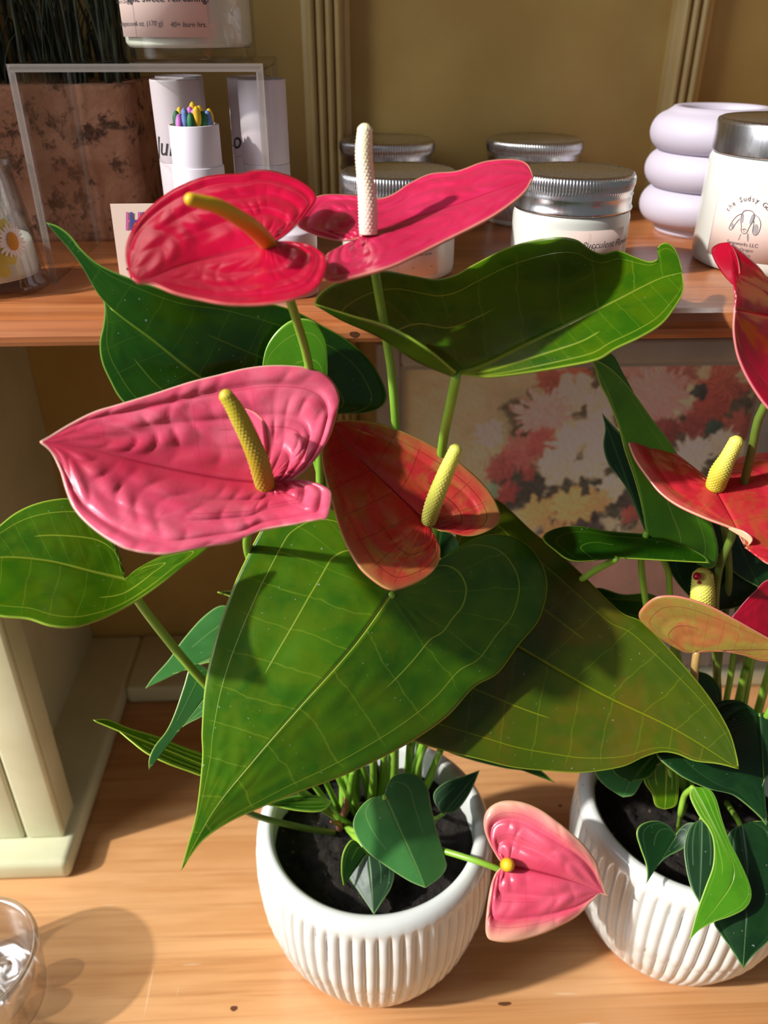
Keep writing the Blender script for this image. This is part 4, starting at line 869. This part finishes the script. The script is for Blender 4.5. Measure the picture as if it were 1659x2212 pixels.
# ------------------------------------------------------------------ glass candle with pressed flowers (left)
c = np.array([Y(-22, 640, .432)[0], .432, ZS]); r = .0300
J = thing('pressed_flower_candle', c, 'glass candle with pressed daisy and yellow petals at the left edge', 'candle')
pg = [(0, 0), (r*1.02, 0), (r*1.06, .0022), (r*1.03, .0046), (r*.985, .0062), (r*.90, .030), (r*.80, .052), (r*.80, .0565), (r*.84, .0585), (r*.86, .0608), (r*.84, .0625), (r*.78, .062), (r*.76, .056), (r*.86, .030), (r*.93, .008), (0, .0065)]
v, f = lathe(c, pg, 72); mk('glass', v, f, M_GLASS, J)
v, f = lathe(c, [(0, .0070), (r*.90, .0072), (r*.90, .010), (r*.868, .022), (r*.84, .024), (0, .024)], 60); mk('wax', v, f, M_WAX, J, label='white wax')
def glass_r(z): return float(np.interp(z, [.006, .030, .052], [r*.99, r*.905, r*.805]))
def press(ang, z, fn, mat, name, label=None, off=.0006):
    vv, ff = fn; out = []
    for x, y, h in vv:
        zz = z+y; rr = glass_r(zz)+off+h; q = ang+x/r; out.append((c[0]+rr*math.sin(q), c[1]-rr*math.cos(q), ZS+zz))
    return mk(name, out, ff, mat, J, label=label)
def petals(n, r0, r1, wd, jitter=.15, droop=.0003):
    V = []; Fc = []
    for i in range(n):
        a = 2*PI*i/n+random.uniform(-jitter, jitter); L = r1*random.uniform(.85, 1.08); o = len(V)
        for t in np.linspace(0, 1, 6):
            q = r0+(L-r0)*t; hw = wd*(.35+.65*math.sin(PI*min(.92, .15+t*.8)))
            for sgn in (-1, 0, 1): V.append((q*math.cos(a)-sgn*hw*math.sin(a), q*math.sin(a)+sgn*hw*math.cos(a), (.0004 if sgn == 0 else 0)+droop*t))
        for t in range(5):
            for k in (0, 1): Fc.append((o+t*3+k, o+t*3+k+1, o+t*3+k+4, o+t*3+k+3))
    return V, Fc
M_PETY = plain('pressed_yellow_petal', sr(206, 186, 70), .6, Transmission_Weight=.15); M_PETW = plain('white_petal', sr(240, 232, 226), .6); M_DISC = plain('daisy_disc', sr(204, 142, 38), .7); M_DISCB = plain('brown_disc', sr(58, 34, 24), .8)
aD = .98
press(aD, .0262, petals(22, .0015, .0082, .0009, .06), M_PETW, 'daisy_petals', 'white daisy petals', .0012)
vb, fb = blob(0, 0, .0030, .0042, 0, 24); vb = [(x, y, .0012 if i == 0 else .0003) for i, (x, y, z) in enumerate(vb)]
press(aD, .0262, (vb, fb), M_DISC, 'daisy_disc', 'orange daisy centre', .0018)
press(.52, .0255, petals(11, .002, .0165, .0042, .1), M_PETY, 'yellow_petals', 'pressed yellow petals')
vb, fb = blob(0, 0, .0046, .0056, 0, 24); vb = [(x, y, .0016 if i == 0 else .0003) for i, (x, y, z) in enumerate(vb)]
press(.50, .0245, (vb, fb), M_DISCB, 'flower_disc', 'dark brown flower centre', .0014)

# ------------------------------------------------------------------ planter with grass
def bark():
    t = NT('rough_stone'); co = t.coord(); n = t.noise(co, 30, 6, .65, .8); n2 = t.noise(co, 70, 6, .75, .25); n3 = t.noise(co, 12, 3)
    cc = t.mix(t.ss(n, .35, .7), sr(150, 102, 76), sr(178, 132, 104)); cc = t.mix(t.math('MULTIPLY', t.ss(n2, .54, .64), .8), cc, sr(66, 40, 26)); cc = t.mix(t.math('MULTIPLY', t.ss(n3, .5, .7), .4), cc, sr(140, 88, 56))
    t.bump(t.math('SUBTRACT', n, t.ss(n2, .53, .66)), .9, .003); return t.set(Base_Color=cc, Roughness=.9)
PX1 = Y(296, 300, .532)[0]; PX0 = -.42; PY0, PY1, PZ = .532, .612, ZS+.0865
Pl = thing('grass_planter', ((PX0+PX1)/2, .57, ZS), 'rough stone box planted with dark ornamental grass', 'planter')
v, f = box(PX0, PX1, PY0, PY1, ZS, PZ); o = mk('planter_box', v, f, bark(), Pl)
bm = bmesh.new(); bm.from_mesh(o.data); bmesh.ops.subdivide_edges(bm, edges=bm.edges, cuts=30, use_grid_fill=True)
off = rootloc(Pl)
for q in bm.verts:
    pz = Vector((q.co.x*60, q.co.y*60, q.co.z*60)); k = mnoise.noise(pz)*.0013+mnoise.noise(pz*3)*.0007
    if q.co.z > .0015:
        q.co.x += k; q.co.y += k*1.0; q.co.z += k*.6
bm.to_mesh(o.data); bm.free()
V = []; Fc = []
for i in range(520):
    x = random.uniform(PX0+.006, PX1-.006); y = random.uniform(PY0+.006, PY1-.008); h = random.uniform(.06, .16); bx, by = random.gauss(0, .018), random.gauss(-.004, .010); wd = random.uniform(.0007, .0014)
    o0 = len(V); n = 8; az = random.uniform(0, PI)
    for t in np.linspace(0, 1, n):
        px_, py_, pz_ = x+bx*t**2, y+by*t**2, PZ-.003+h*t-.03*t**3*abs(bx)/.03; w0 = wd*(1-t**2*.9)
        V += [(px_-w0*math.cos(az), py_-w0*math.sin(az), pz_), (px_+w0*math.cos(az), py_+w0*math.sin(az), pz_), (px_+w0*.5*math.sin(az), py_-w0*.5*math.cos(az), pz_)]
    for t in range(n-1):
        for k in range(3): a_ = o0+t*3; Fc.append((a_+k, a_+(k+1) % 3, a_+3+(k+1) % 3, a_+3+k))
tg = NT('dark_grass'); nn = tg.noise(tg.coord(), 80, 2)
mk('grass_blades', V, Fc, tg.set(Base_Color=tg.mix(tg.ss(nn, .35, .65), sr(30, 36, 20), sr(58, 64, 38)), Roughness=.6), Pl, kind='stuff', label='dense dark grass blades')

# ------------------------------------------------------------------ framed flower painting leaning under the shelf
fy0, fy1, fz0 = .565, .598, .0185                     # leans back from bottom to top
ztop = Y(1400, 727, fy1)[2]
fx0 = Y(811, 760, fy1)[0]; fx1 = .335
ln = math.hypot(fy1-fy0, ztop-fz0); ey = np.array([0, (fy1-fy0)/ln, (ztop-fz0)/ln]); en = np.array([0, -ey[2], ey[1]])
FO = np.array([fx0, fy0, fz0])
def fp(x, h, o): return FO+np.array([x, 0, 0])+ey*h+en*o
def fbox(x0, x1, h0, h1, o0, o1):
    _, ff = box(0, 1, 0, 1, 0, 1); return [fp(x, h, o) for h in (h0, h1) for o in (o1, o0) for x in (x0, x1)], ff
W_ = fx1-fx0; fr = .0185
Fm = thing('framed_painting', FO+np.array([W_/2, 0, 0]), 'grey-framed painting of chrysanthemums leaning under the shelf', 'painting')
M_FRAME = paint_mat('weathered_grey_frame', sr(186, 182, 172), sr(156, 152, 144), .4)
for d_ in ((0, fr, 0, ln), (W_-fr, W_, 0, ln), (fr, W_-fr, 0, fr), (fr, W_-fr, ln-fr, ln)):
    q = mk('frame_rail', *fbox(*d_, -.004, .009), M_FRAME, Fm); bev(q, .003)
ib = .003
for d_ in ((fr, fr+ib, fr, ln-fr), (W_-fr-ib, W_-fr, fr, ln-fr), (fr+ib, W_-fr-ib, fr, fr+ib), (fr+ib, W_-fr-ib, ln-fr-ib, ln-fr)):
    mk('inner_bead', *fbox(*d_, -.002, .006), plain('bead_grey', sr(176, 170, 156), .4), Fm, smooth=False)
def fuv(px, py):
    r_ = ray(px, py); t = np.dot(FO-CAM, en)/np.dot(r_, en); q = CAM+t*r_-FO; return q[0], np.dot(q, ey)
gx, gh = 420, 400
X, Hh = np.meshgrid(np.linspace(fr+.001, W_-fr-.001, gx), np.linspace(fr+.001, ln-fr-.001, gh), indexing='ij')
def vnoise(sc, seed):
    r_ = np.random.default_rng(seed); n = 64; g = r_.random((n, n)); u = (X*sc) % (n-1); w_ = (Hh*sc) % (n-1); i = u.astype(int); j = w_.astype(int); a_ = u-i; b_ = w_-j
    a_ = a_*a_*(3-2*a_); b_ = b_*b_*(3-2*b_)
    return g[i, j]*(1-a_)*(1-b_)+g[i+1, j]*a_*(1-b_)+g[i, j+1]*(1-a_)*b_+g[i+1, j+1]*a_*b_
def lin(c_): return np.array(sr(*c_)[:3])
n1 = vnoise(40, 1); n2 = vnoise(160, 2); n3 = vnoise(420, 3)
Cc = lin((150, 142, 112))[None, None]*(.75+.35*n1+.15*n2)[..., None]
tb = np.clip((fuv(1200, 1185)[1]-Hh)/.012, 0, 1)[..., None]; Cc = Cc*(1-tb)+lin((128, 96, 84))*(.7+.5*n1)[..., None]*tb
def dab(px, py, rp, col, pet=14, seed=0, dark=.45, sharp=.5):
    u, h = fuv(px, py); R_ = rp*.52/F*1.02
    dx = X-u; dh = Hh-h; rr = np.hypot(dx, dh)/R_; an = np.arctan2(dh, dx)
    lobe = 1+.09*np.sin(an*pet+seed)+.40*(n2-.5)+.2*(n3-.5)+.12*np.sin(an*pet*.5+seed*2+rr*2); m = np.clip((lobe-rr)*3.2, 0, 1); m = m*m*(3-2*m)
    stv = .5+.5*np.sin(an*pet*1.5+7*n2+seed+rr*9); sh_ = (1-dark)+dark*(.55*stv+.45*n3)+.18*np.clip(-dx/R_*.6+dh/R_*.6, -1, 1)
    cc = lin(col)[None, None]*np.clip(sh_, .2, 1.3)[..., None]
    global Cc; Cc = Cc*(1-m[..., None]*.92)+cc*m[..., None]*.92
dk = [(1130, 1050, 90, (58, 58, 60)), (1240, 1060, 130, (64, 66, 60)), (1330, 1040, 110, (60, 62, 58)), (1450, 960, 130, (74, 62, 56)), (1560, 900, 120, (70, 62, 50)), (1400, 1080, 120, (66, 60, 58)), (1150, 900, 80, (84, 80, 64)), (1300, 850, 110, (84, 76, 62)), (1090, 1010, 60, (80, 84, 72)), (1230, 1150, 120, (70, 64, 66)), (1540, 1010, 110, (72, 66, 60))]
for i, q in enumerate(dk): dab(*q, pet=5, seed=i, dark=.6)
fl = [(1375, 780, 62, (178, 128, 118), 22), (1470, 800, 60, (150, 84, 76), 16), (1560, 830, 70, (156, 74, 62), 12), (1530, 880, 55, (146, 66, 56), 12), (1600, 920, 50, (140, 70, 60), 12), (1420, 860, 95, (196, 136, 132), 26), (1190, 825, 48, (150, 76, 66), 14), (1240, 810, 45, (176, 92, 74), 14),
      (1245, 850, 62, (206, 192, 156), 9), (1300, 870, 50, (190, 180, 150), 9), (1175, 895, 80, (206, 150, 144), 28), (1125, 975, 62, (176, 96, 92), 22), (1175, 960, 50, (160, 78, 76), 18), (1080, 1010, 48, (158, 80, 78), 16), (1095, 1065, 38, (150, 66, 66), 10), (1060, 940, 46, (204, 200, 172), 24), (1035, 985, 40, (176, 168, 132), 10),
      (1290, 925, 58, (206, 196, 166), 8), (1225, 960, 55, (214, 202, 170), 9), (1205, 1010, 62, (200, 188, 154), 9), (1280, 1000, 58, (200, 188, 156), 8), (1330, 960, 50, (196, 184, 156), 8), (1320, 1055, 46, (200, 184, 150), 9), (1140, 1025, 26, (150, 74, 70), 8),
      (1165, 1110, 58, (196, 150, 84), 12), (1235, 1095, 66, (206, 160, 92), 13), (1290, 1080, 44, (190, 144, 84), 12), (1200, 1150, 44, (176, 130, 74), 11), (1490, 985, 66, (196, 192, 164), 26), (1560, 960, 50, (176, 170, 146), 22), (1360, 1110, 30, (150, 70, 62), 8), (1440, 930, 46, (120, 54, 52), 12), (1500, 920, 40, (128, 60, 56), 10), (1385, 1145, 36, (140, 116, 84), 8), (1510, 845, 26, (40, 58, 58), 6), (1540, 920, 24, (48, 76, 66), 6), (1060, 1060, 24, (120, 150, 120), 6)]
for i, q in enumerate(fl): dab(q[0], q[1], q[2], q[3], pet=q[4], seed=i*1.7)
gr = Cc.mean(2, keepdims=True); Cc = np.clip((Cc*.85+gr*.15)*3.2, 0, .92)
relief = (n3-.5)*.0004
V = [fp(x, h, .001+e) for x, h, e in zip(X.ravel(), Hh.ravel(), relief.ravel())]
idx = np.arange(gx*gh).reshape(gx, gh); Fq = np.stack([idx[:-1, :-1], idx[1:, :-1], idx[1:, 1:], idx[:-1, 1:]], -1).reshape(-1, 4)
tp = NT('oil_paint'); tp.set(Base_Color=tp.attr('paint', True), Roughness=.35)
mk('canvas', V, Fq, tp.m, Fm, attrs={'paint': np.c_[Cc.reshape(-1, 3), np.ones(gx*gh)]}, label='painted canvas of pink, cream and ochre chrysanthemums')

# ------------------------------------------------------------------ thick glass tumbler, lower left
c = G(-62, 2105, .03); c[2] = 0; r = .040
pr = [(0, 0), (r*.86, 0), (r*.92, .002), (r*.95, .008), (r*1.0, .030), (r*1.03, .042), (r*1.02, .0455), (r*.97, .047), (r*.92, .0455), (r*.90, .042), (r*.84, .018), (r*.78, .012), (r*.5, .010), (0, .0095)]
t = thing('glass_bowl', c, 'thick clear glass bowl of marbles cut by the lower left corner', 'bowl')
v, f = lathe(c, pr, 96); weld(mk('bowl', v, f, M_TUMBLER, t))
k = 0
for a_, q, z, lb_ in ((.9, .018, .0195, 'lower of the two clear marbles nearest the bowl rim at lower left'), (2.0, .018, .0195, 'upper of the two clear marbles nearest the bowl rim at lower left')):
    cc = c+(q*math.sin(a_), -q*math.cos(a_), z); rb = .0088
    v, f = lathe(cc, [(rb*math.sin(x), -rb*math.cos(x)) for x in np.linspace(.01, PI-.01, 16)], 28); o = weld(mk('glass_marble', v, f, M_TUMBLER))
    tag(o, lb_, 'marble', 'clear marbles in the glass bowl')
